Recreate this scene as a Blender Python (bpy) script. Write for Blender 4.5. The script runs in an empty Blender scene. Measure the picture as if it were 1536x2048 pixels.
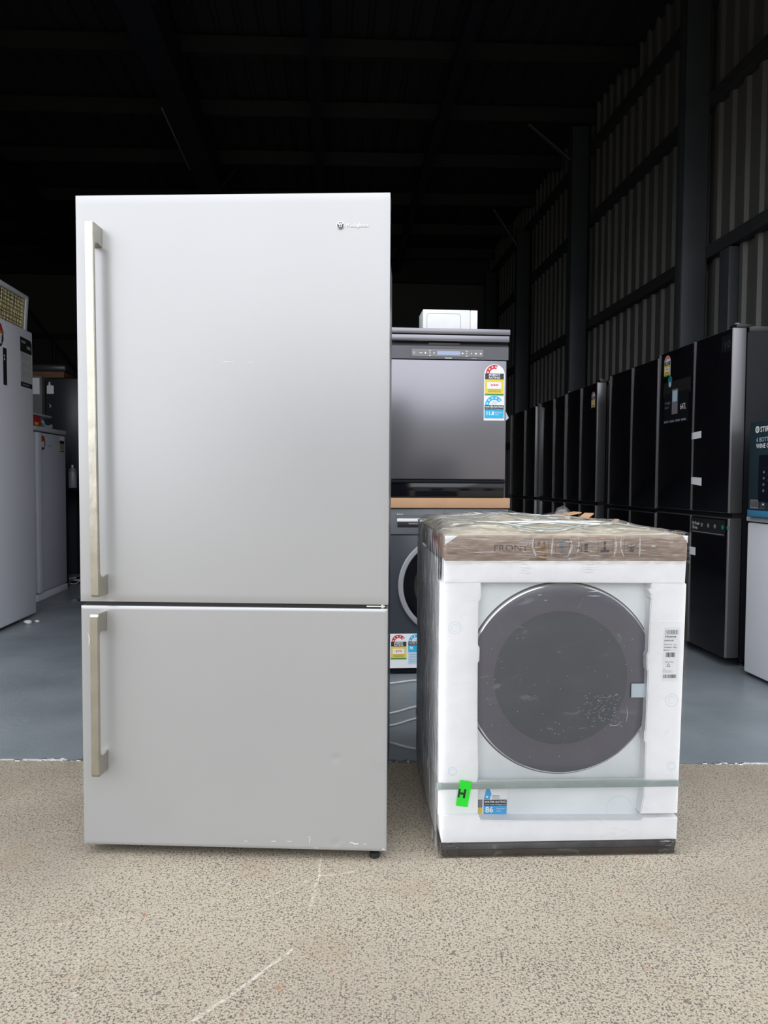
import bpy, bmesh, math, random
from mathutils import Matrix, Vector
random.seed(7)
PI = math.pi
S = bpy.context.scene
COL = S.collection

# ------------------------------------------------------------------ camera
F_PX = 1480.0
cam_d = bpy.data.cameras.new('camera'); cam = bpy.data.objects.new('camera', cam_d); COL.objects.link(cam)
cam_d.sensor_fit = 'VERTICAL'; cam_d.sensor_height = 36.0; cam_d.lens = F_PX / 2048 * 36.0
cam_d.clip_start = 0.05; cam_d.clip_end = 400
pit, rol = math.radians(2.5), math.radians(0.3)
Fw = Vector((0, math.cos(pit), -math.sin(pit))); U0 = Vector((0, math.sin(pit), math.cos(pit))); R0 = Vector((1, 0, 0))
Rt = R0 * math.cos(rol) + U0 * math.sin(rol); Up = U0 * math.cos(rol) - R0 * math.sin(rol)
cam.matrix_world = Matrix(((Rt.x, Up.x, -Fw.x, 0), (Rt.y, Up.y, -Fw.y, 0), (Rt.z, Up.z, -Fw.z, 0.98), (0, 0, 0, 1)))
S.camera = cam

# ------------------------------------------------------------------ sky and exposure
S.view_settings.view_transform = 'Standard'; S.view_settings.look = 'None'
S.view_settings.exposure = 0.0; S.view_settings.gamma = 1.0; S.view_settings.use_curve_mapping = False
W = bpy.data.worlds.new('overcast_sky'); S.world = W; W.use_nodes = True
nt = W.node_tree; nt.nodes.clear()
wo = nt.nodes.new('ShaderNodeOutputWorld'); bg = nt.nodes.new('ShaderNodeBackground')
tc = nt.nodes.new('ShaderNodeTexCoord'); sx = nt.nodes.new('ShaderNodeSeparateXYZ')
rmp = nt.nodes.new('ShaderNodeValToRGB')
nt.links.new(tc.outputs['Generated'], sx.inputs[0]); nt.links.new(sx.outputs['Z'], rmp.inputs[0])
cr = rmp.color_ramp
cr.elements[0].position = 0.0; cr.elements[0].color = (1.0, 1.06, 1.16, 1)
cr.elements[1].position = 1.0; cr.elements[1].color = (2.1, 2.15, 2.25, 1)
e = cr.elements.new(0.35); e.color = (1.5, 1.57, 1.70, 1)
nz = nt.nodes.new('ShaderNodeTexNoise'); nz.inputs['Scale'].default_value = 2.0
nt.links.new(tc.outputs['Generated'], nz.inputs['Vector'])
mr = nt.nodes.new('ShaderNodeMapRange'); mr.inputs[1].default_value = 0.3; mr.inputs[2].default_value = 0.7
mr.inputs[3].default_value = 0.93; mr.inputs[4].default_value = 1.07
nt.links.new(nz.outputs[0], mr.inputs[0])
SKY = nt.nodes.new('ShaderNodeMath'); SKY.operation = 'MULTIPLY'; SKY.inputs[1].default_value = 1.0
nt.links.new(mr.outputs[0], SKY.inputs[0])
nt.links.new(rmp.outputs[0], bg.inputs[0]); nt.links.new(SKY.outputs[0], bg.inputs[1]); nt.links.new(bg.outputs[0], wo.inputs[0])

# weak, very soft sun behind the cloud, from the left behind the camera
sun_d = bpy.data.lights.new('cloudy_sun', 'SUN'); sun = bpy.data.objects.new('cloudy_sun', sun_d); COL.objects.link(sun)
sun_d.energy = 2.5; sun_d.angle = math.radians(100); sun_d.color = (1.0, 0.99, 0.97)
sun.rotation_euler = Vector((0.45, 0.95, -0.80)).to_track_quat('-Z', 'Y').to_euler()

# ------------------------------------------------------------------ materials
MATS = {}
def mat(name, c, rough=0.5, metal=0.0, spec=0.5, coat=0.0, bump=None, noise=None, alpha=1.0):
    """bump=(scale, strength, (sx,sy,sz)); noise=(scale, amount) brightness mottling of the material itself"""
    if name in MATS: return MATS[name]
    m = bpy.data.materials.new(name); m.use_nodes = True; n = m.node_tree; b = n.nodes['Principled BSDF']
    b.inputs['Base Color'].default_value = (*c, 1); b.inputs['Roughness'].default_value = rough
    b.inputs['Metallic'].default_value = metal; b.inputs['Specular IOR Level'].default_value = spec
    b.inputs['Coat Weight'].default_value = coat; b.inputs['Coat Roughness'].default_value = 0.08
    b.inputs['Alpha'].default_value = alpha
    t = n.nodes.new('ShaderNodeTexCoord')
    if noise is None: noise = (6.0, 0.06)
    nn = n.nodes.new('ShaderNodeTexNoise'); nn.inputs['Scale'].default_value = noise[0]; nn.inputs['Detail'].default_value = 4
    n.links.new(t.outputs['Object'], nn.inputs['Vector'])
    r = n.nodes.new('ShaderNodeMapRange'); r.inputs[1].default_value = .25; r.inputs[2].default_value = .75
    r.inputs[3].default_value = 1 - noise[1]; r.inputs[4].default_value = 1 + noise[1]
    n.links.new(nn.outputs[0], r.inputs[0])
    v = n.nodes.new('ShaderNodeVectorMath'); v.operation = 'SCALE'; v.inputs[0].default_value = c
    n.links.new(r.outputs[0], v.inputs['Scale']); n.links.new(v.outputs[0], b.inputs['Base Color'])
    if bump:
        mp = n.nodes.new('ShaderNodeMapping'); mp.inputs['Scale'].default_value = bump[2] if len(bump) > 2 else (1, 1, 1)
        b2 = n.nodes.new('ShaderNodeTexNoise'); b2.inputs['Scale'].default_value = bump[0]; b2.inputs['Detail'].default_value = 5
        bp = n.nodes.new('ShaderNodeBump'); bp.inputs['Strength'].default_value = bump[1]; bp.inputs['Distance'].default_value = 0.01
        n.links.new(t.outputs['Object'], mp.inputs[0]); n.links.new(mp.outputs[0], b2.inputs['Vector'])
        n.links.new(b2.outputs[0], bp.inputs['Height']); n.links.new(bp.outputs[0], b.inputs['Normal'])
    MATS[name] = m; return m

steel = mat('brushed_stainless', (0.392, 0.398, 0.408), 0.27, 0.40, noise=(3, .015), bump=(60, .012, (1, 1, 18)))
handle_m = mat('aged_brushed_ground_tint_handle', (0.46, 0.445, 0.385), 0.24, 0.92, noise=(25, .1), bump=(90, .08, (1, 1, .2)))  # beige base colour holds the ground's reflection as well as ageing
chrome = mat('bright_silver', (0.8, 0.8, 0.82), 0.22, 0.95)
logo_dark = mat('emblem_charcoal', (0.05, 0.055, 0.07), 0.35)
silver_ink = mat('silver_lettering', (0.75, 0.77, 0.8), 0.3, 0.5)
cab_grey = mat('cabinet_grey_paint', (0.16, 0.165, 0.175), 0.4)
gasket = mat('black_gasket', (0.012, 0.012, 0.013), 0.5)
blk = mat('black_plastic', (0.012, 0.012, 0.014), 0.4)
scuff_m = mat('scuff_mark', (0.72, 0.72, 0.72), 0.6, noise=(200, .3))
foam = mat('white_polystyrene', (0.92, 0.93, 0.95), 0.75, bump=(260, .12), noise=(30, .02))
white_enamel = mat('white_enamel', (0.80, 0.84, 0.86), 0.25)
card = mat('brown_cardboard', (0.33, 0.25, 0.20), 0.75, noise=(14, .14), bump=(40, .2, (1, 1, 6)))
card_light = mat('light_cardboard', (0.50, 0.30, 0.17), 0.75, noise=(10, .06))
card_print = mat('cardboard_print_ink', (0.08, 0.075, 0.075), 0.7)
card_printb = mat('cardboard_print_blue', (0.12, 0.19, 0.27), 0.7)
card_rust = mat('cardboard_rust_stain', (0.28, 0.17, 0.08), 0.8, noise=(60, .5))
red_print = mat('carton_red_print', (0.45, 0.10, 0.06), 0.7)
wet_card = mat('wet_dark_cardboard', (0.085, 0.088, 0.10), 0.45, noise=(12, .5), bump=(30, .3))
wet_brown = mat('wet_brown_cardboard', (0.045, 0.035, 0.028), 0.6, noise=(12, .4))
strap_m = mat('grey_green_strap', (0.33, 0.39, 0.375), 0.35, noise=(40, .1))
strap_m2 = mat('pale_strap_edge', (0.52, 0.58, 0.57), 0.35)
door_gl = mat('smoked_door_glass', (0.125, 0.123, 0.155), 0.22, spec=.6, noise=(5, .03))
door_in = mat('smoked_door_bowl', (0.090, 0.101, 0.120), 0.2, spec=.5, noise=(6, .05))  # both door glass colours are lifted and blued for the film's sky reflection
tape_m = mat('pale_blue_tape', (0.56, 0.66, 0.72), 0.4)
green_tag = mat('fluorescent_green_paper', (0.01, 0.88, 0.03), 0.6, noise=(8, .02))
ink = mat('black_ink', (0.012, 0.012, 0.012), 0.6)
paper = mat('white_paper', (0.82, 0.84, 0.86), 0.55)
greyink_dim = mat('faint_grey_print', (0.05, 0.05, 0.07), 0.5)
greyink = mat('grey_ink', (0.25, 0.26, 0.28), 0.6)
lred = mat('label_red', (0.62, 0.03, 0.05), 0.5); lyel = mat('label_yellow', (0.80, 0.62, 0.05), 0.5)
lgrn = mat('label_green', (0.02, 0.28, 0.08), 0.5); lblu = mat('label_blue', (0.05, 0.38, 0.75), 0.5)
lblu2 = mat('label_cyan', (0.02, 0.45, 0.78), 0.5)
lblk = mat('label_charcoal', (0.035, 0.035, 0.045), 0.5); lgry = mat('label_grey', (0.22, 0.21, 0.24), 0.5)
lpale = mat('label_pale_blue', (0.5, 0.68, 0.82), 0.5); lorg = mat('label_orange', (0.55, 0.2, 0.05), 0.5)
teal = mat('sticker_teal', (0.02, 0.22, 0.22), 0.5)
dark_steel = mat('black_stainless', (0.22, 0.218, 0.245), 0.3, 0.75, noise=(3, .02), bump=(50, .012, (1, 1, 14)))
dark_panel = mat('dark_grey_panel', (0.10, 0.10, 0.115), 0.35, 0.5)
lcd = mat('display_window', (0.35, 0.42, 0.60), 0.25)
washer_grey = mat('graphite_enamel', (0.045, 0.052, 0.065), 0.3, noise=(4, .03))
washer_pan = mat('graphite_control_panel', (0.13, 0.14, 0.155), 0.35)
ring_m = mat('silver_door_ring', (0.52, 0.53, 0.56), 0.35, 0.6)
blk_gloss = mat('black_glass_door', (0.005, 0.005, 0.007), 0.09, spec=.5, noise=(3, .02))
blk_side = mat('dark_steel_door_edge', (0.17, 0.17, 0.18), 0.3, 0.7, noise=(3, .03))
blk_body = mat('dark_fridge_body', (0.010, 0.011, 0.015), 0.45, spec=.12)
edge_m = mat('thin_silver_edge', (0.24, 0.24, 0.25), 0.35, 0.5)
white_fr = mat('white_fridge_door', (0.64, 0.66, 0.74), 0.32, noise=(3, .02))
white_fr2 = mat('off_white_cabinet', (0.55, 0.56, 0.58), 0.4)
white_fr3 = mat('pale_grey_fridge_door', (0.86, 0.87, 0.93), 0.35, noise=(3, .02))
teal_card = mat('dark_teal_carton', (0.022, 0.045, 0.058), 0.45, noise=(8, .06))
teal_pic = mat('carton_picture_black', (0.008, 0.010, 0.018), 0.3)
blue_strip = mat('carton_blue_band', (0.06, 0.27, 0.48), 0.45)
mesh_gold = mat('gold_mesh', (0.48, 0.42, 0.22), 0.4, 0.5)
mesh_dark = mat('mesh_backing', (0.10, 0.09, 0.05), 0.6)
cable_w = mat('white_cable', (0.62, 0.64, 0.64), 0.4)
cable_g = mat('grey_cable', (0.12, 0.125, 0.13), 0.5)
bottle_m = mat('grey_spray_bottle', (0.25, 0.26, 0.32), 0.3)
wood_m = mat('orange_timber', (0.16, 0.07, 0.025), 0.6, noise=(9, .3))
clear_dull = mat('cloudy_plastic', (0.04, 0.045, 0.05), 0.25)
old_grey = mat('dull_grey_metal', (0.12, 0.125, 0.12), 0.5)
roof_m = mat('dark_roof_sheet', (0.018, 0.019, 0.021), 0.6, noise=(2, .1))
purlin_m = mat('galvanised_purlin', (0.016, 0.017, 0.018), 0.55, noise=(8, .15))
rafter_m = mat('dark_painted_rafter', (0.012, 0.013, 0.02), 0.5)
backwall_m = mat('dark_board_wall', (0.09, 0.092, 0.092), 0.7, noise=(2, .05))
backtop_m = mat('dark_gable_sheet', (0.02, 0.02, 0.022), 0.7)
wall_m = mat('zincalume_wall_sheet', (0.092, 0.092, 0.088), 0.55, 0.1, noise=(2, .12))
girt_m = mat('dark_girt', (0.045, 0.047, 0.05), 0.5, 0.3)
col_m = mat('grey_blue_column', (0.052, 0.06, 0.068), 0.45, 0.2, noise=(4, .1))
out_m = mat('opposite_render_wall', (0.46, 0.45, 0.44), 0.8)
bone = mat('tube_light_casing', (0.30, 0.30, 0.29), 0.5)
trim_white = mat('chipped_white_edge', (0.55, 0.56, 0.55), 0.7, noise=(60, .5))
crumb = mat('white_foam_crumb', (0.7, 0.72, 0.72), 0.8)

# painted concrete floor inside
def floor_material():
    m = bpy.data.materials.new('painted_grey_floor'); m.use_nodes = True; n = m.node_tree; b = n.nodes['Principled BSDF']
    t = n.nodes.new('ShaderNodeTexCoord')
    def noise(s, d=5):
        q = n.nodes.new('ShaderNodeTexNoise'); q.inputs['Scale'].default_value = s; q.inputs['Detail'].default_value = d
        n.links.new(t.outputs['Object'], q.inputs['Vector']); return q
    a = noise(2.2); r = n.nodes.new('ShaderNodeValToRGB'); n.links.new(a.outputs[0], r.inputs[0])
    r.color_ramp.elements[0].position = .3; r.color_ramp.elements[0].color = (0.15, 0.176, 0.20, 1)
    r.color_ramp.elements[1].position = .72; r.color_ramp.elements[1].color = (0.225, 0.252, 0.275, 1)
    # little pale scrapes
    mp = n.nodes.new('ShaderNodeMapping'); mp.inputs['Rotation'].default_value = (0, 0, .7); mp.inputs['Scale'].default_value = (5, 26, 1)
    q = n.nodes.new('ShaderNodeTexNoise'); q.inputs['Scale'].default_value = 2.4; q.inputs['Detail'].default_value = 3
    n.links.new(t.outputs['Object'], mp.inputs[0]); n.links.new(mp.outputs[0], q.inputs['Vector'])
    k = n.nodes.new('ShaderNodeMapRange'); k.inputs[1].default_value = .70; k.inputs[2].default_value = .76; k.inputs[4].default_value = .55
    n.links.new(q.outputs[0], k.inputs[0])
    mx = n.nodes.new('ShaderNodeMix'); mx.data_type = 'RGBA'; mx.inputs['B'].default_value = (.42, .45, .47, 1)
    n.links.new(k.outputs[0], mx.inputs['Factor']); n.links.new(r.outputs[0], mx.inputs['A']); n.links.new(mx.outputs['Result'], b.inputs['Base Color'])
    rr = n.nodes.new('ShaderNodeMapRange'); rr.inputs[3].default_value = .22; rr.inputs[4].default_value = .5
    n.links.new(noise(5).outputs[0], rr.inputs[0]); n.links.new(rr.outputs[0], b.inputs['Roughness'])
    bp = n.nodes.new('ShaderNodeBump'); bp.inputs['Strength'].default_value = .1; bp.inputs['Distance'].default_value = .01
    n.links.new(noise(35).outputs[0], bp.inputs['Height']); n.links.new(bp.outputs[0], b.inputs['Normal'])
    return m

# exposed-aggregate concrete outside
def concrete_material():
    m = bpy.data.materials.new('worn_aggregate_concrete'); m.use_nodes = True; n = m.node_tree; b = n.nodes['Principled BSDF']
    L = n.links.new
    t = n.nodes.new('ShaderNodeTexCoord')
    def noise(s, d=4, rough=.5):
        q = n.nodes.new('ShaderNodeTexNoise'); q.inputs['Scale'].default_value = s; q.inputs['Detail'].default_value = d
        q.inputs['Roughness'].default_value = rough; L(t.outputs['Object'], q.inputs['Vector']); return q.outputs[0]
    def mrange(v, a, c, lo=0., hi=1.):
        k = n.nodes.new('ShaderNodeMapRange'); k.inputs[1].default_value = a; k.inputs[2].default_value = c
        k.inputs[3].default_value = lo; k.inputs[4].default_value = hi; L(v, k.inputs[0]); return k.outputs[0]
    def math_(op, a, c=None):
        k = n.nodes.new('ShaderNodeMath'); k.operation = op
        for i, v in enumerate((a, c)):
            if v is None: continue
            if isinstance(v, (int, float)): k.inputs[i].default_value = v
            else: L(v, k.inputs[i])
        return k.outputs[0]
    def mix(f, a, c):
        k = n.nodes.new('ShaderNodeMix'); k.data_type = 'RGBA'
        for nm, v in (('Factor', f), ('A', a), ('B', c)):
            if isinstance(v, tuple): k.inputs[nm].default_value = v
            elif isinstance(v, (int, float)): k.inputs[nm].default_value = v
            else: L(v, k.inputs[nm])
        return k.outputs['Result']
    base = mix(mrange(noise(1.6), .35, .65), (.265, .222, .165, 1), (.34, .298, .228, 1))
    base = mix(mrange(noise(330, 2), .42, .62), base, (.42, .38, .305, 1))
    # fine dark sand grains
    g1 = noise(185, 3, .65); dens = mrange(noise(3.0, 3), .3, .7, -.01, .035)
    thr = math_('ADD', g1, dens)
    base = mix(mrange(thr, .55, .595, 0, .88), base, (.095, .08, .066, 1))
    # small pebbles
    def pebbles(scale, p0, size, colr, amt):
        v = n.nodes.new('ShaderNodeTexVoronoi'); v.inputs['Scale'].default_value = scale; L(t.outputs['Object'], v.inputs['Vector'])
        s = n.nodes.new('ShaderNodeSeparateColor'); L(v.outputs['Color'], s.inputs[0])
        sel = mrange(s.outputs[0], p0, p0 + .005)
        dd = math_('ADD', v.outputs['Distance'], mrange(noise(scale * 2.5, 2), .3, .7, -.12, .12))
        near = mrange(dd, size, size * .75, 0, 1)
        return math_('MULTIPLY', math_('MULTIPLY', sel, near), amt), colr
    for a in (pebbles(190, .74, .42, (.075, .062, .054, 1), .9), pebbles(105, .87, .32, (.08, .064, .057, 1), .85),
              pebbles(110, .95, .34, (.24, .13, .08, 1), .6), pebbles(40, .965, .24, (.11, .085, .08, 1), .8), pebbles(30, .988, .2, (.33, .12, .07, 1), .8)):
        base = mix(a[0], base, a[1])
    # rusty and dirty patches
    base = mix(mrange(noise(4.5), .58, .72, 0, .28), base, (.26, .18, .105, 1))
    base = mix(mrange(noise(1.3, 5), .48, .68, 0, .4), base, (.19, .16, .13, 1))
    # chalky drag marks
    sp = n.nodes.new('ShaderNodeVectorMath'); sp.operation = 'MULTIPLY'; sp.inputs[1].default_value = (1, 1, 0); L(t.outputs['Object'], sp.inputs[0])
    def vm(op, a, c):
        k = n.nodes.new('ShaderNodeVectorMath'); k.operation = op
        for i, v in enumerate((a, c)):
            if isinstance(v, tuple): k.inputs[i].default_value = v
            elif v is not None: L(v, k.inputs[i])
        return k
    wob = n.nodes.new('ShaderNodeTexNoise'); wob.inputs['Scale'].default_value = 9; L(t.outputs['Object'], wob.inputs['Vector'])
    wv = vm('SCALE', vm('SUBTRACT', wob.outputs['Color'], (.5, .5, .5)).outputs[0], None); wv.inputs['Scale'].default_value = .02
    P = vm('ADD', sp.outputs[0], wv.outputs[0]).outputs[0]; P = vm('MULTIPLY', P, (1, 1, 0)).outputs[0]
    brk = mrange(noise(70, 3), .38, .6)
    for (ax, ay, bx, by, w, amt) in ((-.160, 1.90, -.157, 1.77, .004, .75), (-.157, 1.77, -.165, 1.66, .005, .5), (-.315, 1.659, -.154, 1.789, .003, .6),
                                     (-.154, 1.789, -.068, 1.811, .003, .6), (-.36, 1.27, -.185, 1.50, .006, .75), (-.9, 1.55, -.55, 1.62, .004, .3),
                                     (-.62, 1.48, -.55, 1.25, .006, .3), (.55, 1.55, .8, 1.42, .004, .3), (.1, 1.6, .28, 1.57, .003, .3)):
        d = (bx - ax, by - ay, 0); ll = d[0] ** 2 + d[1] ** 2
        pa = vm('SUBTRACT', P, (ax, ay, 0)).outputs[0]
        dt = vm('DOT_PRODUCT', pa, tuple(c / ll for c in d)).outputs['Value']
        cl = n.nodes.new('ShaderNodeClamp'); L(dt, cl.inputs[0])
        sc = n.nodes.new('ShaderNodeVectorMath'); sc.operation = 'SCALE'; sc.inputs[0].default_value = d; L(cl.outputs[0], sc.inputs['Scale'])
        ln = vm('LENGTH', vm('SUBTRACT', pa, sc.outputs[0]).outputs[0], None).outputs['Value']
        f = math_('MULTIPLY', math_('MULTIPLY', mrange(ln, w, w * .3, 0, 1), brk), amt)
        base = mix(f, base, (.56, .52, .46, 1))
    L(base, b.inputs['Base Color']); b.inputs['Roughness'].default_value = .85
    bp = n.nodes.new('ShaderNodeBump'); bp.inputs['Strength'].default_value = .5; bp.inputs['Distance'].default_value = .002
    L(noise(220, 3), bp.inputs['Height']); L(bp.outputs[0], b.inputs['Normal'])
    return m

# stretch film: clear, glossy, wrinkled; creases scatter a little light
def film_material(name, vscale, crease, clear=.9, tint=(.75, .78, .8), bumps=.6, thr=.56, refl=1.0):
    m = bpy.data.materials.new(name); m.use_nodes = True; n = m.node_tree; n.nodes.clear(); L = n.links.new
    o = n.nodes.new('ShaderNodeOutputMaterial'); t = n.nodes.new('ShaderNodeTexCoord')
    mp = n.nodes.new('ShaderNodeMapping'); mp.inputs['Scale'].default_value = vscale; L(t.outputs['Object'], mp.inputs[0])
    q = n.nodes.new('ShaderNodeTexNoise'); q.inputs['Scale'].default_value = 6; q.inputs['Detail'].default_value = 5; q.inputs['Distortion'].default_value = .9
    L(mp.outputs[0], q.inputs['Vector'])
    bp = n.nodes.new('ShaderNodeBump'); bp.inputs['Strength'].default_value = bumps; bp.inputs['Distance'].default_value = .02; L(q.outputs[0], bp.inputs['Height'])
    gl = n.nodes.new('ShaderNodeBsdfGlossy'); gl.inputs['Roughness'].default_value = .12; gl.inputs['Color'].default_value = (.95, .95, .97, 1); L(bp.outputs[0], gl.inputs['Normal'])
    tr = n.nodes.new('ShaderNodeBsdfTransparent'); tr.inputs['Color'].default_value = (.99, .992, .995, 1)
    df = n.nodes.new('ShaderNodeBsdfDiffuse'); df.inputs['Color'].default_value = (*tint, 1)
    fr = n.nodes.new('ShaderNodeFresnel'); fr.inputs['IOR'].default_value = 1.45; L(bp.outputs[0], fr.inputs['Normal'])
    ad = n.nodes.new('ShaderNodeMath'); ad.operation = 'ADD'; ad.inputs[1].default_value = 1 - clear; ad.use_clamp = True; mu = n.nodes.new('ShaderNodeMath'); mu.operation = 'MULTIPLY'; mu.inputs[1].default_value = refl; L(fr.outputs[0], mu.inputs[0]); L(mu.outputs[0], ad.inputs[0])
    m1 = n.nodes.new('ShaderNodeMixShader'); L(ad.outputs[0], m1.inputs[0]); L(tr.outputs[0], m1.inputs[1]); L(gl.outputs[0], m1.inputs[2])
    w = n.nodes.new('ShaderNodeTexNoise'); w.inputs['Scale'].default_value = 9; w.inputs['Detail'].default_value = 3; w.inputs['Distortion'].default_value = 1.6
    L(mp.outputs[0], w.inputs['Vector'])
    k = n.nodes.new('ShaderNodeMapRange'); k.inputs[1].default_value = thr; k.inputs[2].default_value = thr + .12; k.inputs[4].default_value = crease; L(w.outputs[0], k.inputs[0])
    m2 = n.nodes.new('ShaderNodeMixShader'); L(k.outputs[0], m2.inputs[0]); L(m1.outputs[0], m2.inputs[1]); L(df.outputs[0], m2.inputs[2])
    L(m2.outputs[0], o.inputs['Surface']); return m
film_front = film_material('stretch_film_front', (1.2, 1, 3), .06, 1.0, (.9, .91, .92), .12, .64)
film_cap = film_material('stretch_film_wrinkled', (1.5, 1, 16), .4, .99, (.72, .69, .66), .35, .60)
film_side = film_material('stretch_film_side', (8, 12, 1.0), .7, .93, (.78, .79, .81), .6, .50, .35)
film_top = film_material('stretch_film_top', (2, 8, 3), .4, .95, (.70, .69, .66), .5, .53, .6)

# ------------------------------------------------------------------ mesh helpers
class MB:
    def __init__(s): s.bm = bmesh.new(); s.mats = []
    def mi(s, m):
        if m not in s.mats: s.mats.append(m)
        return s.mats.index(m)
    def box(s, x0, x1, y0, y1, z0, z1, m, bev=0.0, seg=2):
        i = s.mi(m)
        r = bmesh.ops.create_cube(s.bm, size=1.0)['verts']
        for v in r:
            v.co = Vector((x0 + (v.co.x + .5) * (x1 - x0), y0 + (v.co.y + .5) * (y1 - y0), z0 + (v.co.z + .5) * (z1 - z0)))
        fs = {f for v in r for f in v.link_faces}
        for f in fs: f.material_index = i
        if bev > 0:
            es = list({e for v in r for e in v.link_edges})
            bmesh.ops.bevel(s.bm, geom=es, offset=bev, segments=seg, profile=.5, affect='EDGES', clamp_overlap=True)
        return s
    def prism(s, pts, axis, c0, c1, m):
        """closed polygon pts=[(a,b)] swept along axis; a,b are the other two axes in xyz order"""
        i = s.mi(m)
        def P(a, b, c): return {'x': (c, a, b), 'y': (a, c, b), 'z': (a, b, c)}[axis]
        A = [s.bm.verts.new(P(a, b, c0)) for a, b in pts]; Bv = [s.bm.verts.new(P(a, b, c1)) for a, b in pts]
        fs = [s.bm.faces.new(A), s.bm.faces.new(Bv[::-1])]
        k = len(pts)
        for j in range(k): fs.append(s.bm.faces.new((A[j], Bv[j], Bv[(j + 1) % k], A[(j + 1) % k])))
        for f in fs: f.material_index = i
        bmesh.ops.recalc_face_normals(s.bm, faces=fs); return s
    def lathe(s, prof, c, axis, m, seg=64, a0=0.0, a1=2 * PI):
        """prof = [(radius, along)] turned about axis through c"""
        i = s.mi(m); full = abs(a1 - a0 - 2 * PI) < 1e-6; N = seg if full else seg + 1
        rings = []
        for r, h in prof:
            ring = []
            for j in range(N):
                a = a0 + (a1 - a0) * j / seg; u, w = r * math.cos(a), r * math.sin(a)
                p = {'y': (u, h, w), 'z': (u, w, h), 'x': (h, u, w)}[axis]
                ring.append(s.bm.verts.new((c[0] + p[0], c[1] + p[1], c[2] + p[2])))
            rings.append(ring)
        fs = []
        for q in range(len(rings) - 1):
            for j in range(seg):
                k = (j + 1) % N
                try: fs.append(s.bm.faces.new((rings[q][j], rings[q][k], rings[q + 1][k], rings[q + 1][j])))
                except ValueError: pass
        for f in fs: f.material_index = i
        bmesh.ops.remove_doubles(s.bm, verts=[v for r in rings for v in r], dist=1e-6)
        fs = [f for f in fs if f.is_valid]
        bmesh.ops.recalc_face_normals(s.bm, faces=fs); return s
    def tube(s, pts, r, m, seg=8):
        i = s.mi(m); rings = []
        for k, p in enumerate(pts):
            p = Vector(p); a = Vector(pts[max(k - 1, 0)]); b = Vector(pts[min(k + 1, len(pts) - 1)])
            d = (b - a).normalized(); up = Vector((0, 0, 1)) if abs(d.z) < .9 else Vector((1, 0, 0))
            x = d.cross(up).normalized(); y = d.cross(x)
            rings.append([s.bm.verts.new(p + x * r * math.cos(2 * PI * j / seg) + y * r * math.sin(2 * PI * j / seg)) for j in range(seg)])
        fs = [s.bm.faces.new(rings[0]), s.bm.faces.new(rings[-1][::-1])]
        for q in range(len(rings) - 1):
            for j in range(seg): fs.append(s.bm.faces.new((rings[q][j], rings[q][(j + 1) % seg], rings[q + 1][(j + 1) % seg], rings[q + 1][j])))
        for f in fs: f.material_index = i
        bmesh.ops.recalc_face_normals(s.bm, faces=fs); return s
    def build(s, name, parent=None, loc=(0, 0, 0), rot=(0, 0, 0), smooth=True, label=None):
        me = bpy.data.meshes.new(name); s.bm.to_mesh(me); s.bm.free()
        for m in s.mats: me.materials.append(m)
        if smooth:
            for p in me.polygons: p.use_smooth = True
            me.set_sharp_from_angle(angle=math.radians(32))
        o = bpy.data.objects.new(name, me); COL.objects.link(o)
        if parent: o.parent = parent
        o.location = loc; o.rotation_euler = rot
        if label: o['label'] = label
        return o

def catmull(pts, n=8):
    out = []
    P = [Vector(p) for p in pts]; P = [P[0] * 2 - P[1]] + P + [P[-1] * 2 - P[-2]]
    for i in range(1, len(P) - 2):
        for k in range(n):
            t = k / n; a, b, c, d = P[i - 1:i + 3]
            out.append(.5 * ((2 * b) + (c - a) * t + (2 * a - 5 * b + 4 * c - d) * t * t + (3 * b - a - 3 * c + d) * t ** 3))
    out.append(P[-2]); return out

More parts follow.
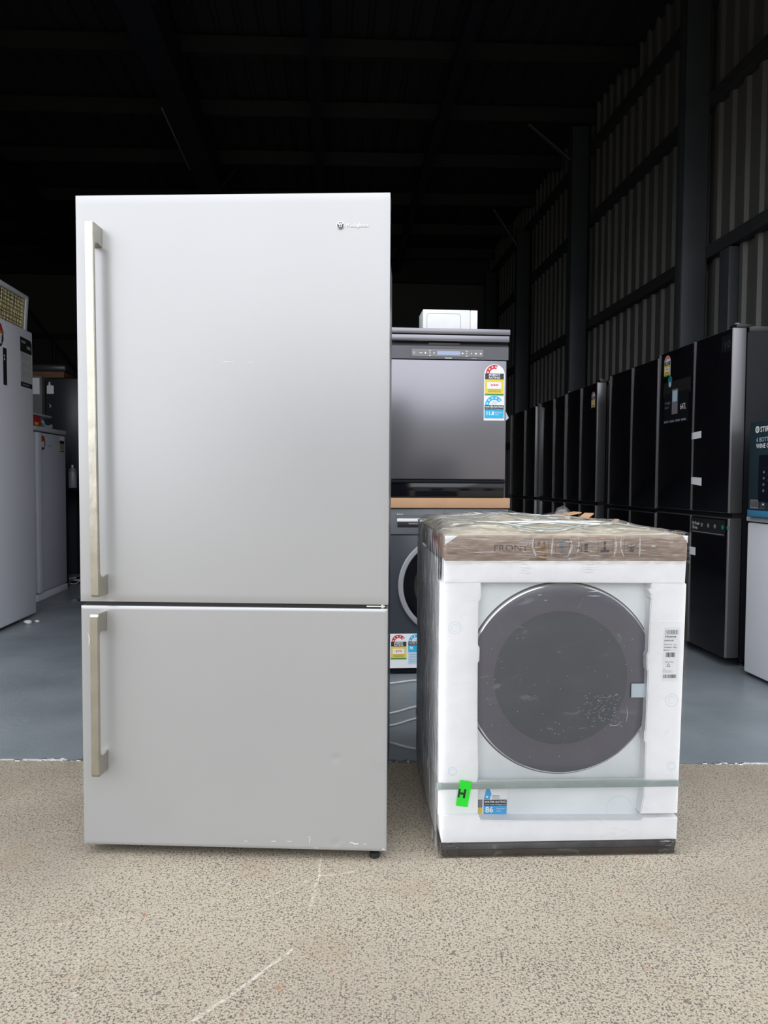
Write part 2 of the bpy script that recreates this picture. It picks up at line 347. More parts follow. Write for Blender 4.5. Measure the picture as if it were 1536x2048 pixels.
class Decal(MB):
    """flat print on a surface facing local -Y; x to the right, z up; each shape one thin layer above the last"""
    def __init__(s, y=0.0): super().__init__(); s.y = y; s.k = 0
    def Y(s): s.k += 1; return s.y - s.k * 0.00012
    def poly(s, pts, m):
        y = s.Y(); f = s.bm.faces.new([s.bm.verts.new((a, y, b)) for a, b in pts]); f.material_index = s.mi(m); f.normal_update()
        if f.normal.y > 0: f.normal_flip()
        return s
    def rect(s, x0, z0, x1, z1, m): return s.poly([(x0, z0), (x1, z0), (x1, z1), (x0, z1)], m)
    def disc(s, cx, cz, r, m, n=28, sx=1.0): return s.poly([(cx + sx * r * math.cos(2 * PI * i / n), cz + r * math.sin(2 * PI * i / n)) for i in range(n)], m)
    def arc(s, cx, cz, r0, r1, a0, a1, m, n=20):
        y = s.Y(); i_ = s.mi(m); A = [math.radians(a0 + (a1 - a0) * i / n) for i in range(n + 1)]
        I = [s.bm.verts.new((cx + r0 * math.cos(a), y, cz + r0 * math.sin(a))) for a in A]
        O = [s.bm.verts.new((cx + r1 * math.cos(a), y, cz + r1 * math.sin(a))) for a in A]
        for j in range(n):
            f = s.bm.faces.new((I[j], O[j], O[j + 1], I[j + 1])); f.material_index = i_; f.normal_update()
            if f.normal.y > 0: f.normal_flip()
        return s
    def star(s, cx, cz, r, m):
        return s.poly([(cx + (r if i % 2 == 0 else r * .45) * math.sin(PI * i / 5), cz + (r if i % 2 == 0 else r * .45) * math.cos(PI * i / 5)) for i in range(10)], m)
    def frame(s, x0, z0, x1, z1, w, m):
        y = s.Y()
        for (a, b, c, d) in ((x0, z0, x1, z0 + w), (x0, z1 - w, x1, z1), (x0, z0 + w, x0 + w, z1 - w), (x1 - w, z0 + w, x1, z1 - w)):
            f = s.bm.faces.new([s.bm.verts.new(p) for p in ((a, y, b), (c, y, b), (c, y, d), (a, y, d))]); f.material_index = s.mi(m)
        return s
    def text(s, txt, x, z, size, m, align='LEFT', bold=0.0, sx=1.0, rot=0.0, width=None):
        cu = bpy.data.curves.new('lettering', 'FONT'); cu.body = txt; cu.size = size; cu.align_x = align; cu.offset = bold * size; cu.resolution_u = 3
        ob = bpy.data.objects.new('lettering', cu); COL.objects.link(ob)
        dg = bpy.context.evaluated_depsgraph_get(); dg.update()
        me = bpy.data.meshes.new_from_object(ob.evaluated_get(dg))
        if width and len(me.vertices):
            xs = [v.co.x for v in me.vertices]; sx = width / max(1e-6, max(xs) - min(xs))
        y = s.Y(); i_ = s.mi(m); vs = []
        ca, sa = math.cos(rot), math.sin(rot)
        for v in me.vertices:
            a, b = v.co.x * sx, v.co.y; vs.append(s.bm.verts.new((x + a * ca - b * sa, y, z + a * sa + b * ca)))
        for p in me.polygons:
            try: f = s.bm.faces.new([vs[j] for j in p.vertices]); f.material_index = i_
            except ValueError: pass
        bpy.data.objects.remove(ob); bpy.data.curves.remove(cu); bpy.data.meshes.remove(me); return s
    def barcode(s, x0, x1, z0, z1, m, seed):
        rnd = random.Random(seed); x = x0; y = s.Y()
        while x < x1:
            w = rnd.choice((.0005, .0009, .0014)); g = rnd.choice((.0006, .001, .0016))
            xe = min(x + w, x1)
            f = s.bm.faces.new([s.bm.verts.new(p) for p in ((x, y, z0), (xe, y, z0), (xe, y, z1), (x, y, z1))]); f.material_index = s.mi(m); x = xe + g
        return s

def thing(name, label, cat, loc, rz=0.0, group=None, rx=0.0, ry=0.0):
    o = bpy.data.objects.new(name, None); COL.objects.link(o); o.empty_display_size = .1
    o.location = loc; o.rotation_euler = (rx, ry, rz); o['label'] = label; o['category'] = cat
    if group: o['group'] = group
    return o
def tag(o, label, cat, group=None):
    o['label'] = label; o['category'] = cat
    if group: o['group'] = group
    return o
def struct(o): o['kind'] = 'structure'; return o

TH = math.atan(108 / F_PX)                 # the shed is turned a little against the forecourt
def bw(u, v, z=0.0):                       # shed axes (across, deep) -> world
    return Vector((u * math.cos(TH) - v * math.sin(TH), u * math.sin(TH) + v * math.cos(TH), z))
BR = (0, 0, TH)

# ------------------------------------------------------------------ structure
SL = 2.527                                  # line where shed slab meets forecourt
g = MB(); g.box(-40, 40, -32, SL, -.3, 0, concrete_material()); struct(g.build('floor_outside', smooth=False))
# shed slab with a chipped front edge
m_floor = floor_material(); g = MB(); g.mi(m_floor); rnd = random.Random(3)
front = []; x = -14.0
while x < 8.0:
    j = rnd.random(); chip = (-1.25 < x < -.9) or (0 < x < .14) or (.95 < x < 1.02) or (1.16 < x < 1.26)
    front.append((x, SL + .008 + (rnd.uniform(0, .02) if chip else rnd.uniform(0, .003)))); x += .02 if -1.5 < x < 1.5 else .4
front.append((8.0, SL + .01))
pts = front + [(8, 17), (-14, 17)]
g.prism(pts, 'z', -.2, .001, m_floor); struct(g.build('floor', smooth=False))
g = MB(); x = -3.0                          # pale broken arris between slab and forecourt
while x < 3.0:
    w = rnd.uniform(.03, .16)
    if not (rnd.random() < .35 or (0 < x < .14) or (-1.15 < x < -.9)):
        y0 = SL + .003; g.box(x, x + w, y0, SL + .010 + rnd.uniform(0, .003), -.02, .0015, trim_white)
    x += w + rnd.uniform(0, .05)
struct(g.build('trim_1', smooth=False))
g = MB()
for k in range(70):                         # grit and crumbs lodged in the joint
    x = rnd.choice((rnd.uniform(-1.25, -.9), rnd.uniform(0, .15), rnd.uniform(-1.4, 1.4), rnd.uniform(1.15, 1.27)))
    if .10 < x < .80: x -= .8
    r = rnd.uniform(.002, .006); y = SL + rnd.uniform(-.003, .014)
    g.box(x - r * 1.5, x + r * 1.5, y - r, y + r, -.004, r * .5, gasket if rnd.random() < .7 else trim_white, r * .4, 1)
jg = g.build('joint_grit', smooth=False); jg['label'] = 'dark grit and chips along the joint between painted floor and concrete'; jg['category'] = 'grit'; jg['kind'] = 'stuff'

UW, UL, VB = 3.0, -7.0, 14.0
# right wall: ribbed sheet
def ribbed(name, p0, p1, z0, z1, m, side, pitch=.19, flip=1, d=.028):
    g = MB(); i = g.mi(m); L_ = (Vector(p1) - Vector(p0)).length; dr = (Vector(p1) - Vector(p0)).normalized(); nrm = Vector((-dr.y, dr.x, 0)) * flip
    prof = []; s = 0.0
    while s < L_:
        prof += [(s, 0), (s + pitch * .62, 0), (s + pitch * .70, d), (s + pitch * .92, d)]; s += pitch
    prof.append((L_, 0))
    a = [];
    for (t, h) in prof:
        q = Vector(p0) + dr * t + nrm * h; a.append((g.bm.verts.new((q.x, q.y, z0)), g.bm.verts.new((q.x, q.y, z1))))
    for k in range(len(a) - 1):
        f = g.bm.faces.new((a[k][0], a[k + 1][0], a[k + 1][1], a[k][1])); f.material_index = i
    return struct(g.build(name, rot=BR, smooth=False))
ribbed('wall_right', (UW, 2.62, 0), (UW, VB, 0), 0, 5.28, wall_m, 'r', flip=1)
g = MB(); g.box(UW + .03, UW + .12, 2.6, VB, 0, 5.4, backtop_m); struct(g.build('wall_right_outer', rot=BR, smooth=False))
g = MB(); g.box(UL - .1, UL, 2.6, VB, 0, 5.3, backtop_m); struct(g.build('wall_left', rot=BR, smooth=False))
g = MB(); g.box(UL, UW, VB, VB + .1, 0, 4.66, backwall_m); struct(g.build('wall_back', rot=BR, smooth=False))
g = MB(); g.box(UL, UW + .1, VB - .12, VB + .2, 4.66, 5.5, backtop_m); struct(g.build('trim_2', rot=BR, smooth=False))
g = MB(); g.box(UL, UW, VB - .07, VB, 3.5, 3.6, girt_m)
for (a, b) in (((-5.6, 4.2), (-4.2, 2.4)), ((-5.0, 3.5), (-5.0, 2.6))): g.tube([(a[0], VB - .05, a[1]), (b[0], VB - .05, b[1])], .03, girt_m)
struct(g.build('trim_3', rot=BR, smooth=False))
# wall girts
for k, z in enumerate((1.55, 2.76, 3.93, 4.74)):
    g = MB(); g.box(UW - .085, UW - .002, 2.7, VB, z - .05, z + .05, girt_m, .004); struct(g.build('trim_%d' % (4 + k), rot=BR, smooth=False))
# columns (steel channel sections), standing off the wall
def column(n, u0, u1, v, z1, w=.10):
    g = MB(); t = .012
    g.box(u0, u1, v, v + t, 0, z1, col_m, .002); g.box(u0, u0 + t, v, v + w, 0, z1, col_m, .002); g.box(u1 - t, u1, v, v + w, 0, z1, col_m, .002)
    g.box(u0 - .02, u1 + .02, v - .03, v + w + .03, 0, .012, col_m)
    struct(g.build('trim_%d' % n, rot=BR))
column(8, 2.72, 2.93, 5.66, 5.2); column(9, 2.70, 2.90, 8.30, 4.95); column(10, 2.70, 2.90, 10.75, 4.62); column(11, 2.70, 2.90, 12.9, 4.6)
g = MB(); g.box(2.90, 2.985, 5.28, 5.42, 0, 2.70, col_m, .01); struct(g.build('trim_12', rot=BR))
# roof
def roofz(u): return 5.12 + .02 * u
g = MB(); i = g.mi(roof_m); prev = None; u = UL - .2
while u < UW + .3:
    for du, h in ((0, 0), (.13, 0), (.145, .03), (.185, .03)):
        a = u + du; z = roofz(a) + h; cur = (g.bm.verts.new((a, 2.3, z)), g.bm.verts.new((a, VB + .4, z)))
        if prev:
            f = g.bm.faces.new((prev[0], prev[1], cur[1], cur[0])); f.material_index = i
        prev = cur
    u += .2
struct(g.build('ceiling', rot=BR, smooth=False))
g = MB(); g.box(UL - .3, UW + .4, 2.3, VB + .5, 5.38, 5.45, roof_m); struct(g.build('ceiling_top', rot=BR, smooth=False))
n_ = 13
for v in (3.5, 4.7, 5.9, 7.1, 8.27, 9.5, 10.8, 12.1, 13.35):
    g = MB(); a, b = UL, UW - .05
    for (dv0, dv1, dz0, dz1) in ((0, .006, -.2, -.03), (0, .06, -.2, -.194), (0, .06, -.036, -.03)):
        g.prism([(a, roofz(a) + dz0), (b, roofz(b) + dz0), (b, roofz(b) + dz1), (a, roofz(a) + dz1)], 'y', v + dv0, v + dv1, purlin_m)
    struct(g.build('trim_%d' % n_, rot=BR, smooth=False)); n_ += 1
for (u0, u1, za, zb) in ((-1.62, -1.36, 4.55, 4.9), (-.20, -.10, 4.82, 4.9), (1.14, 1.24, 4.82, 4.92), (-4.2, -3.95, 4.5, 4.85)):
    g = MB(); g.box(u0, u1, 2.7, VB - .1, za, zb, rafter_m); struct(g.build('trim_%d' % n_, rot=BR, smooth=False)); n_ += 1
# knee braces
g = MB()
for (a, b) in (((-1.35, 5.9, 4.9), (-1.36, 5.9, 4.6)), ((-1.2, 9.6, 4.86), (-1.37, 9.5, 4.6)), ((2.2, 8.3, 4.95), (2.7, 8.35, 4.6)), ((2.35, 10.75, 4.9), (2.7, 10.75, 4.4))): g.tube([a, b], .025, purlin_m)
struct(g.build('trim_%d' % n_, rot=BR)); n_ += 1
# shed front above and beside the opening (outside the frame, shades the inside)
g = MB(); g.box(UL, UW + .12, 2.45, 2.6, 3.65, 5.5, old_grey); g.box(UL, -3.4, 2.45, 2.6, 0, 3.65, old_grey); struct(g.build('wall_front', rot=BR, smooth=False))
# building across the forecourt (seen only as a reflection)
g = MB(); g.box(-9, 30, -26, -25, 0, 5.2, out_m); g.box(-9.2, 30.2, -24.9, -24.8, 5.0, 5.3, old_grey)
for k in range(4): g.box(-4 + k * 7, -1 + k * 7, -25.03, -25, 0, 3.2, cab_grey)
struct(g.build('wall_opposite', smooth=False))

# hanging tube light
t = thing('batten_light', 'unlit tube light batten hanging end-on under the dark roof', 'light', bw(-1.67, 7.89, 4.75), TH)
g = MB(); g.box(-.06, .06, 0, 1.48, 0, .05, bone, .008); g.build('casing', t)
g = MB(); g.tube([(0, .03, -.02), (0, 1.45, -.02)], .016, bone, 12); g.build('tube', t)
for y in (.2, 1.25): g = MB(); g.box(-.012, .012, y, y + .02, .05, .1, purlin_m); g.build('hanger', t)

# ------------------------------------------------------------------ rating labels
def energy(d, x, zt, w, stars, frac, label_txt='338', arch=True):
    s = w / .105; r = w / 2
    if arch:
        d.poly([(x + r + r * math.cos(a), zt - r + r * math.sin(a)) for a in [PI * i / 24 for i in range(25)]] + [(x, zt - .156 * s), (x + w, zt - .156 * s)], paper)
    cx = x + r; cz = zt - .047 * s; k = .005 * s
    d.arc(cx, cz, .024 * s, .041 * s + k * .6, 180, 180 - frac, lred)
    for i in range(stars):
        a = math.radians(168 - (frac - 22) * i / max(1, stars - 1)); d.star(cx + .034 * s * math.cos(a), cz + .034 * s * math.sin(a), .006 * s, paper)
    d.rect(x + k, zt - .075 * s, x + w - k, zt - .046 * s, lblk)
    d.text('ENERGY', cx, zt - .0585 * s, .0145 * s, paper, 'CENTER', .02, width=.058 * s); d.text('RATING', cx, zt - .0715 * s, .0145 * s, paper, 'CENTER', .02, width=.056 * s)
    d.rect(x + k, zt - .147 * s, x + w - k, zt - .076 * s, lyel); d.rect(x + .015 * s, zt - .122 * s, x + w - .017 * s, zt - .089 * s, paper)
    d.text(label_txt, cx, zt - .108 * s, .014 * s, lred, 'CENTER', .03, width=.04 * s)
    for q in range(3): d.rect(x + .02 * s, zt - (.128 + .005 * q) * s, x + w - .02 * s, zt - (.1262 + .005 * q) * s, lorg if q == 0 else lgry)
    d.rect(x + k, zt - .154 * s, x + w - k, zt - .147 * s, lgrn)
def water(d, x, zt, w, num, stars=5, frac=150, arc=True, bg=True, blue=lblu2, nsz=.025):
    s = w / .105; k = .004 * s; cx = x + w / 2
    if bg: d.rect(x, zt - .124 * s, x + w, zt, paper)
    cz = zt - .047 * s
    if arc:
        d.arc(cx, cz, .026 * s, .046 * s, 180, 180 - frac, blue)
        for i in range(stars):
            a = math.radians(167 - (frac - 25) * i / (stars - 1)); d.star(cx + .036 * s * math.cos(a), cz + .036 * s * math.sin(a), .0065 * s, paper)
        for q in range(3): d.rect(cx - .013 * s, cz + (.004 + .006 * q) * s, cx + .013 * s, cz + (.0065 + .006 * q) * s, lpale)
    d.rect(x + k, zt - .072 * s, x + w - k, zt - .047 * s, lblk)
    d.text('WATER RATING', cx, zt - .060 * s, .0125 * s, paper, 'CENTER', .02, width=.090 * s)
    d.text('www.waterrating.gov.au', cx, zt - .0685 * s, .0065 * s, paper, 'CENTER', .01, width=.090 * s)
    d.rect(x + k, zt - .112 * s, x + w - k, zt - .072 * s, blue)
    d.text(num, x + .010 * s, zt - (.085 + nsz * .45) * s, nsz * s, paper, 'LEFT', .03)
    d.text('litres per', x + .058 * s, zt - .087 * s, .009 * s, paper, 'LEFT', 0, width=.036 * s); d.text('wash', x + .058 * s, zt - .097 * s, .009 * s, paper, 'LEFT', 0)

# ------------------------------------------------------------------ big stainless fridge
fr = thing('fridge', 'tall brushed stainless two-door fridge with bar handles standing on the concrete forecourt', 'fridge', (-.7775, 1.8854, 0), -.03967)
def dented(x0, x1, z0, z1, th, dents, m, nx=70, nz=90):
    g = MB(); i = g.mi(m); V = []
    for a in range(nx + 1):
        row = []
        for b in range(nz + 1):
            x = x0 + (x1 - x0) * a / nx; z = z0 + (z1 - z0) * b / nz
            y = 0.0
            for (dx, dz, r, h) in dents: y += h * math.exp(-((x - dx) ** 2 + (z - dz) ** 2) / (2 * r * r))
            if a in (0, nx) or b in (0, nz): y += .0022
            row.append(g.bm.verts.new((x, y, z)))
        V.append(row)
    for a in range(nx):
        for b in range(nz): g.bm.faces.new((V[a][b], V[a + 1][b], V[a + 1][b + 1], V[a][b + 1]))
    rim = [V[a][0] for a in range(nx + 1)] + [V[nx][b] for b in range(1, nz + 1)] + [V[a][nz] for a in range(nx - 1, -1, -1)] + [V[0][b] for b in range(nz - 1, 0, -1)]
    bk = [g.bm.verts.new((v.co.x, th, v.co.z)) for v in rim]; k = len(rim)
    for j in range(k): g.bm.faces.new((rim[j], bk[j], bk[(j + 1) % k], rim[(j + 1) % k]))
    g.bm.faces.new(bk[::-1]); bmesh.ops.recalc_face_normals(g.bm, faces=g.bm.faces[:]); return g
g = MB(); g.box(.012, .774, .062, .70, .03, 1.672, cab_grey, .006); cabinet = g.build('cabinet', fr)
up = dented(0, .7897, .6645, 1.687, .055, [], steel).build('upper_door', fr)
lo = dented(.0015, .7885, .0292, .6535, .055, [(.659, .2685, .006, .0016), (.770, .262, .008, -.0006), (.659, .0459, .006, .0018), (.672, .044, .005, -.001), (.755, .285, .02, -.0006)], steel, 160, 130).build('lower_door', fr)
g = MB(); g.box(.008, .782, .012, .066, .645, .672, gasket, .003); g.build('gasket', fr)
g = MB(); g.box(.735, .782, .004, .03, .6575, .661, chrome, .001); g.tube([(.775, .012, .6545), (.775, .012, .664)], .005, chrome, 10); g.build('hinge', fr)
def bar_handle(name, x, z0, z1, parent, tilt):
    o = MB(); c = .055; t = .012
    pr = [(0, z1), (-c + .004, z1), (-c, z1 - .006), (-c, z0 + .006), (-c + .004, z0), (0, z0), (0, z0 + .052), (-.025, z0 + .046), (-c + t + .006, z0 + .050), (-c + t, z0 + .060),
          (-c + t, z1 - .056), (-c + t + .004, z1 - .048), (-.025, z1 - .046), (0, z1 - .050)]
    o.prism(pr, 'x', x, x + .0203, handle_m)
    bmesh.ops.bevel(o.bm, geom=[e for e in o.bm.edges if abs(e.verts[0].co.x - e.verts[1].co.x) < 1e-6], offset=.0012, segments=2, affect='EDGES')
    h = o.build(name, parent, label='vertical brushed metal bar handle')
    me = h.data
    for v in me.vertices: v.co.x += tilt * (z1 - v.co.z) / (z1 - z0)
    return h
bar_handle('handle', .0468, .684, 1.606, up, .005)
bar_handle('handle', .0485, .2285, .6405, lo, -.001)
# emblem and maker's name
d = MB(); d.lathe([(0, -.0035), (.0075, -.0035), (.0085, -.002), (.0085, 0)], (.6668, 0, 1.6070), 'y', logo_dark, 40)
d.lathe([(.0083, -.0028), (.0092, -.0026), (.0094, 0)], (.6668, 0, 1.6070), 'y', chrome, 40); d.build('emblem', up)
d = Decal(-.0037); d.text('W', .6668, 1.6055, .0105, silver_ink, 'CENTER', .03); d.rect(.6632, 1.6025, .6704, 1.6038, silver_ink)
for q in (-.0052, 0, .0052): d.disc(.6668 + q, 1.6120 + (.0006 if q == 0 else -.0008), .0009, silver_ink, 10)
d.build('emblem_letter', up, smooth=False)
d = Decal(-.0002); d.text('Westinghouse', .6810, 1.6030, .0115, logo_dark, 'LEFT', .035, width=.0555); d.y = -.0012
d.text('Westinghouse', .6806, 1.6036, .0115, silver_ink, 'LEFT', .01, width=.0555); d.build('lettering', up, smooth=False)
# scuffs near the bottom of the lower door
d = Decal(-.0002)
def streak(p, w, m=scuff_m):
    P = catmull([(a, 0, b) for a, b in p], 6)
    for k in range(len(P) - 1):
        a, b = P[k], P[k + 1]; nx_, nz_ = -(b.z - a.z), (b.x - a.x); l = math.hypot(nx_, nz_) or 1; ww = w * math.sin(PI * (k + .6) / (len(P) + .2))
        d.k = 0; d.poly([(a.x - nx_ / l * ww, a.z - nz_ / l * ww), (b.x - nx_ / l * ww, b.z - nz_ / l * ww), (b.x + nx_ / l * ww, b.z + nz_ / l * ww), (a.x + nx_ / l * ww, a.z + nz_ / l * ww)], m)
SC = []
for (parent, runs) in ((lo, [([(.694, .050), (.700, .051), (.707, .0475), (.714, .0475), (.718, .051)], .0011), ([(.695, .048), (.699, .0525)], .0008),
        ([(.728, .048), (.738, .0475)], .0005), ([(.586, .062), (.591, .0635), (.592, .058), (.590, .045)], .0006), ([(.49, .049), (.505, .0495)], .0005),
        ([(.53, .050), (.545, .0505)], .0004), ([(.42, .048), (.43, .0475)], .0004), ([(.60, .0345), (.615, .034)], .0004), ([(.745, .300), (.752, .305), (.760, .302)], .0006),
        ([(.770, .268), (.772, .262)], .0012), ([(.018, .585), (.022, .57), (.021, .55)], .0008), ([(.034, .496), (.042, .4955)], .0006), ([(.040, .500), (.041, .492)], .0006), ([(.786, .034), (.780, .036), (.778, .033)], .0009)]),
        (up, [([(.36, 1.273), (.40, 1.2735)], .0004), ([(.43, 1.272), (.45, 1.273)], .0005)])):
    for (p, w) in runs:
        d = Decal(-.0002); streak(p, w); d.build('scuff_mark', parent, smooth=False)
d = Decal(-.0002); d.rect(.768, .033, .7695, .043, greyink); d.build('scratch', lo, smooth=False)
g = MB(); g.box(.715, .786, .012, .06, .0235, .0285, chrome, .002); g.lathe([(.005, .014), (.005, .026)], (.757, .030, 0), 'z', chrome, 12)
g.build('foot_bracket', fr)
for fx, fy in ((.757, .030), (.035, .10), (.757, .62), (.035, .62)):
    g = MB(); g.lathe([(0, 0), (.012, 0), (.014, .003), (.013, .013), (.006, .017), (.006, .03), (0, .03)], (fx, fy, 0), 'z', blk, 20); g.build('foot', fr)

# ------------------------------------------------------------------ packaged washing machine
wm = thing('packaged_washing_machine', 'new front-load washing machine in white foam, strap and stretch film on the concrete', 'washing machine', (.156, 1.887, 0), .045)
DP = .632
g = MB(); g.box(.02, .605, .036, .60, .045, .775, white_enamel, .012); body = g.build('washer_body', wm)
d = Decal(.0355)
d.arc(.479, .103, .0345, .0355, 20, 200, lpale, 40)
d.build('filter_hatch', body, smooth=False)
# door
C0 = (.3165, .034, .4580)
g = MB(); g.lathe([(.2535, .004), (.2535, -.004), (.2515, -.0075), (.2490, -.0085), (.2490, .002)], C0, 'y', chrome, 128); g.lathe([(.2585, .003), (.2535, -.002), (.2535, .004)], C0, 'y', old_grey, 128); door = g.build('door_rim', wm, label='thin silver ring around the round door')
g = MB(); g.lathe([(.2490, -.0072), (.240, -.0095), (.20, -.0120), (.1712, -.0130)], C0, 'y', door_gl, 128)
C1 = (C0[0] - .004, C0[1], C0[2] + .004)
g.lathe([(.1775, -.0128), (.172, -.0135), (.12, -.0150), (.05, -.016), (0, -.0162)], C1, 'y', door_in, 128)
gl = g.build('door_glass', wm, label='smoked grey round door glass with darker centre')
d = Decal(.016)
rnd = random.Random(11)
for k in range(170):                         # trapped air specks under the film
    a = rnd.uniform(0, 2 * PI); r = .23 * math.sqrt(rnd.random()); cx, cz = C0[0] + r * math.cos(a), C0[2] + r * math.sin(a)
    if cz > .5 and rnd.random() < .55: continue
    d.k = 0; d.disc(cx, cz, rnd.choice((.0004, .0004, .0006, .0009)), lpale, 6)
for k in range(75):
    x = rnd.uniform(.372, .475); z = .43 - abs(rnd.gauss(.045, .032)) ; z = max(.335, min(.438, z)); l = rnd.uniform(.003, .010)
    streak([(x, z), (x + l * .4, z + rnd.uniform(-.002, .002)), (x + l, z + rnd.uniform(-.003, .003))], rnd.uniform(.0002, .0005), lpale)
for (p, w) in ((((.375, .690), (.395, .6915), (.412, .6915)), .0011), (((.375, .680), (.395, .6795), (.412, .6795)), .0014), (((.245, .682), (.256, .683)), .0008), (((.262, .668), (.272, .669)), .0006), (((.487, .388), (.489, .365), (.487, .345)), .0006), (((.44, .340), (.455, .336), (.47, .340)), .0007)):
    streak(p, w, lpale)
d.build('film_bubbles', gl, smooth=False)
g = MB(); g.box(.4985, .552, .0155, .0162, .4105, .4475, tape_m); g.build('tape', wm, label='pale blue tape on the door edge')
# foam frame
def foam_piece(name, outline, y0, y1):
    g = MB(); g.prism(outline, 'y', y0, y1, foam)
    es = [e for e in g.bm.edges if abs(e.verts[0].co.y - e.verts[1].co.y) < 1e-6 and e.verts[0].co.y < (y0 + y1) / 2]
    bmesh.ops.bevel(g.bm, geom=es, offset=.0022, segments=2, affect='EDGES')
    return g.build(name, wm)
rnd = random.Random(5)
def jag(x, zs, amp): return [(x + rnd.uniform(-amp, amp), z) for z in zs]
foam_piece('foam_top_beam', [(-.002, .7165), (.14, .7175), (.30, .7172), (.47, .7155), (.628, .7150), (.6305, .775), (-.0015, .779)], -.002, .045)
Lp = [(-.012, .112), (-.0125, .60), (-.013, .717), (.094, .717)] + jag(.094, [.705, .698, .690, .683], .0015) + [(.093, .672), (.0885, .668), (.0885, .555), (.092, .550), (.093, .545), (.0925, .515), (.0885, .508), (.089, .40), (.0905, .30), (.0925, .25), (.0925, .112)]
foam_piece('foam_left_post', Lp, 0, .6)
Rp = [(.623, .105), (.633, .712), (.629, .7155), (.541, .7155)] + jag(.537, [.708, .703, .697, .690, .684, .678], .0035) + [(.541, .672), (.5385, .66), (.5355, .535)] + jag(.5325, [.532, .524, .515, .506, .497, .489], .0015) + [(.5355, .484), (.533, .36), (.532, .330), (.5295, .325), (.529, .300), (.533, .296), (.533, .215), (.531, .150), (.528, .140), (.524, .105)]
foam_piece('foam_right_post', Rp, 0, .6)
foam_piece('foam_bottom_beam', [(-.002, .036), (.620, .036), (.622, .095), (.530, .0955), (.522, .0885), (.30, .0915), (.10, .0965), (.094, .112), (-.010, .112), (-.008, .075)], -.004, .6)
d = Decal(-.0002)
for (cx, cz, r) in ((.025, .225, .0115), (.603, .232, .0115), (.600, .407, .017), (.028, .60, .016)):
    d = Decal(-.0002); d.arc(cx, cz, r - .0008, r, 0, 360, lpale, 36); d.arc(cx, cz, r * .55, r * .55 + .0006, 30, 300, lpale, 20)
    d.build('moulded_ring', wm, smooth=False)
g = MB(); g.box(.538, .6275, -.0012, .002, .6135, .6150, foam, .0005); g.build('foam_ridge', wm)
# base tray
g = MB(); g.box(-.001, .6165, -.004, DP, .0, .020, wet_brown, .003); g.box(-.005, .6185, -.006, DP + .002, .017, .0395, wet_card, .004); g.build('base_tray', wm, label='dark wet cardboard tray under the foam')
# cardboard lid
g = MB(); g.box(-.002, .6315, -.0045, DP - .002, .7725, .8395, card, .005)
g.prism([(-.001, .8385), (.033, .8385), (.0, .815)], 'y', -.0052, -.0046, paper); g.prism([(.617, .8395), (.631, .8395), (.631, .820)], 'y', -.0052, -.0046, paper)
lid = g.build('cardboard_lid', wm)
d = Decal(-.0046); d.k = 1
d.text('FRONT', .1245, .7985, .0235, card_print, 'LEFT', 0, width=.088)
def icon(x): d.k = 3; d.frame(x - .0195, .7905, x + .0195, .8300, .0009, card_print)
icon(.2487); icon(.3033); icon(.4150); icon(.4839)
for q in (-.007, .007):
    d.rect(.2487 + q - .0008, .803, .2487 + q + .0008, .820, card_print); d.poly([(.2487 + q - .004, .818), (.2487 + q + .004, .818), (.2487 + q, .8255)], card_print)
d.rect(.238, .7985, .260, .8000, card_print); d.rect(.236, .776, .262, .812, card_rust)
d.disc(.3015, .8165, .0075, card_printb, 24); d.rect(.3008, .797, .3022, .812, card_printb); d.rect(.296, .7955, .307, .797, card_printb); d.rect(.296, .8165, .307, .8235, card_printb)
d.rect(.339, .8065, .3455, .8085, card_print); d.poly([(.3445, .803), (.3445, .812), (.3495, .8075)], card_print); d.rect(.3515, .7965, .3530, .8185, card_print)
d.rect(.360, .7965, .369, .8185, card_print); d.rect(.371, .8065, .381, .8085, card_print)
d.rect(.402, .7965, .425, .8025, card_print); d.rect(.409, .8035, .416, .8100, card_print); d.rect(.4105, .8115, .4155, .8245, card_print)
d.poly([(.477, .7985), (.488, .7960), (.4915, .8140), (.4805, .8165)], card_print)
for (a, b, c, e_) in ((.470, .815, .477, .811), (.469, .806, .476, .806), (.472, .799, .477, .802), (.498, .817, .491, .812), (.499, .807, .492, .807), (.481, .822, .483, .816)):
    d.poly([(a, b - .0006), (c, e_ - .0012), (c, e_ + .0012), (a, b + .0006)], card_print)
d.disc(.4915, .7965, .0017, red_print, 10)
d.build('printed_symbols', lid, smooth=False)
# crumpled top of the lid with folded flaps and string
def wavy(nx, ny, fx, fy, fz, m):
    g = MB(); i = g.mi(m); V = [[g.bm.verts.new((fx(a / nx, b / ny), fy(a / nx, b / ny), fz(a / nx, b / ny))) for b in range(ny + 1)] for a in range(nx + 1)]
    for a in range(nx):
        for b in range(ny): g.bm.faces.new((V[a][b], V[a + 1][b], V[a + 1][b + 1], V[a][b + 1]))
    return g
from mathutils import noise as mn
def nz3(x, y, z, s): return mn.noise(Vector((x * s, y * s, z * s)))
def toph(x, y):
    e = min(1, min(x / .04, (1 - x) / .10, y / .10, (1 - y) / .05)); e = max(0, e)
    h = .002 + e * (.012 + .010 * (1 - x)) + .016 * e * math.exp(-((x - .42) ** 2 / .05 + (y - .75) ** 2 / .08))
    return .840 + h + e * .010 * nz3(x, y, .3, 6) + e * .005 * nz3(x, y, 1.3, 19)
pl = mat('yellowed_card_top', (0.50, 0.46, 0.37), .7, noise=(9, .28), bump=(30, .3))
wavy(70, 70, lambda a, b: .002 + a * .626, lambda a, b: -.001 + b * .628, lambda a, b: toph(a, b) - .004, pl).build('crumpled_card_top', lid)
g = MB(); rnd = random.Random(21)
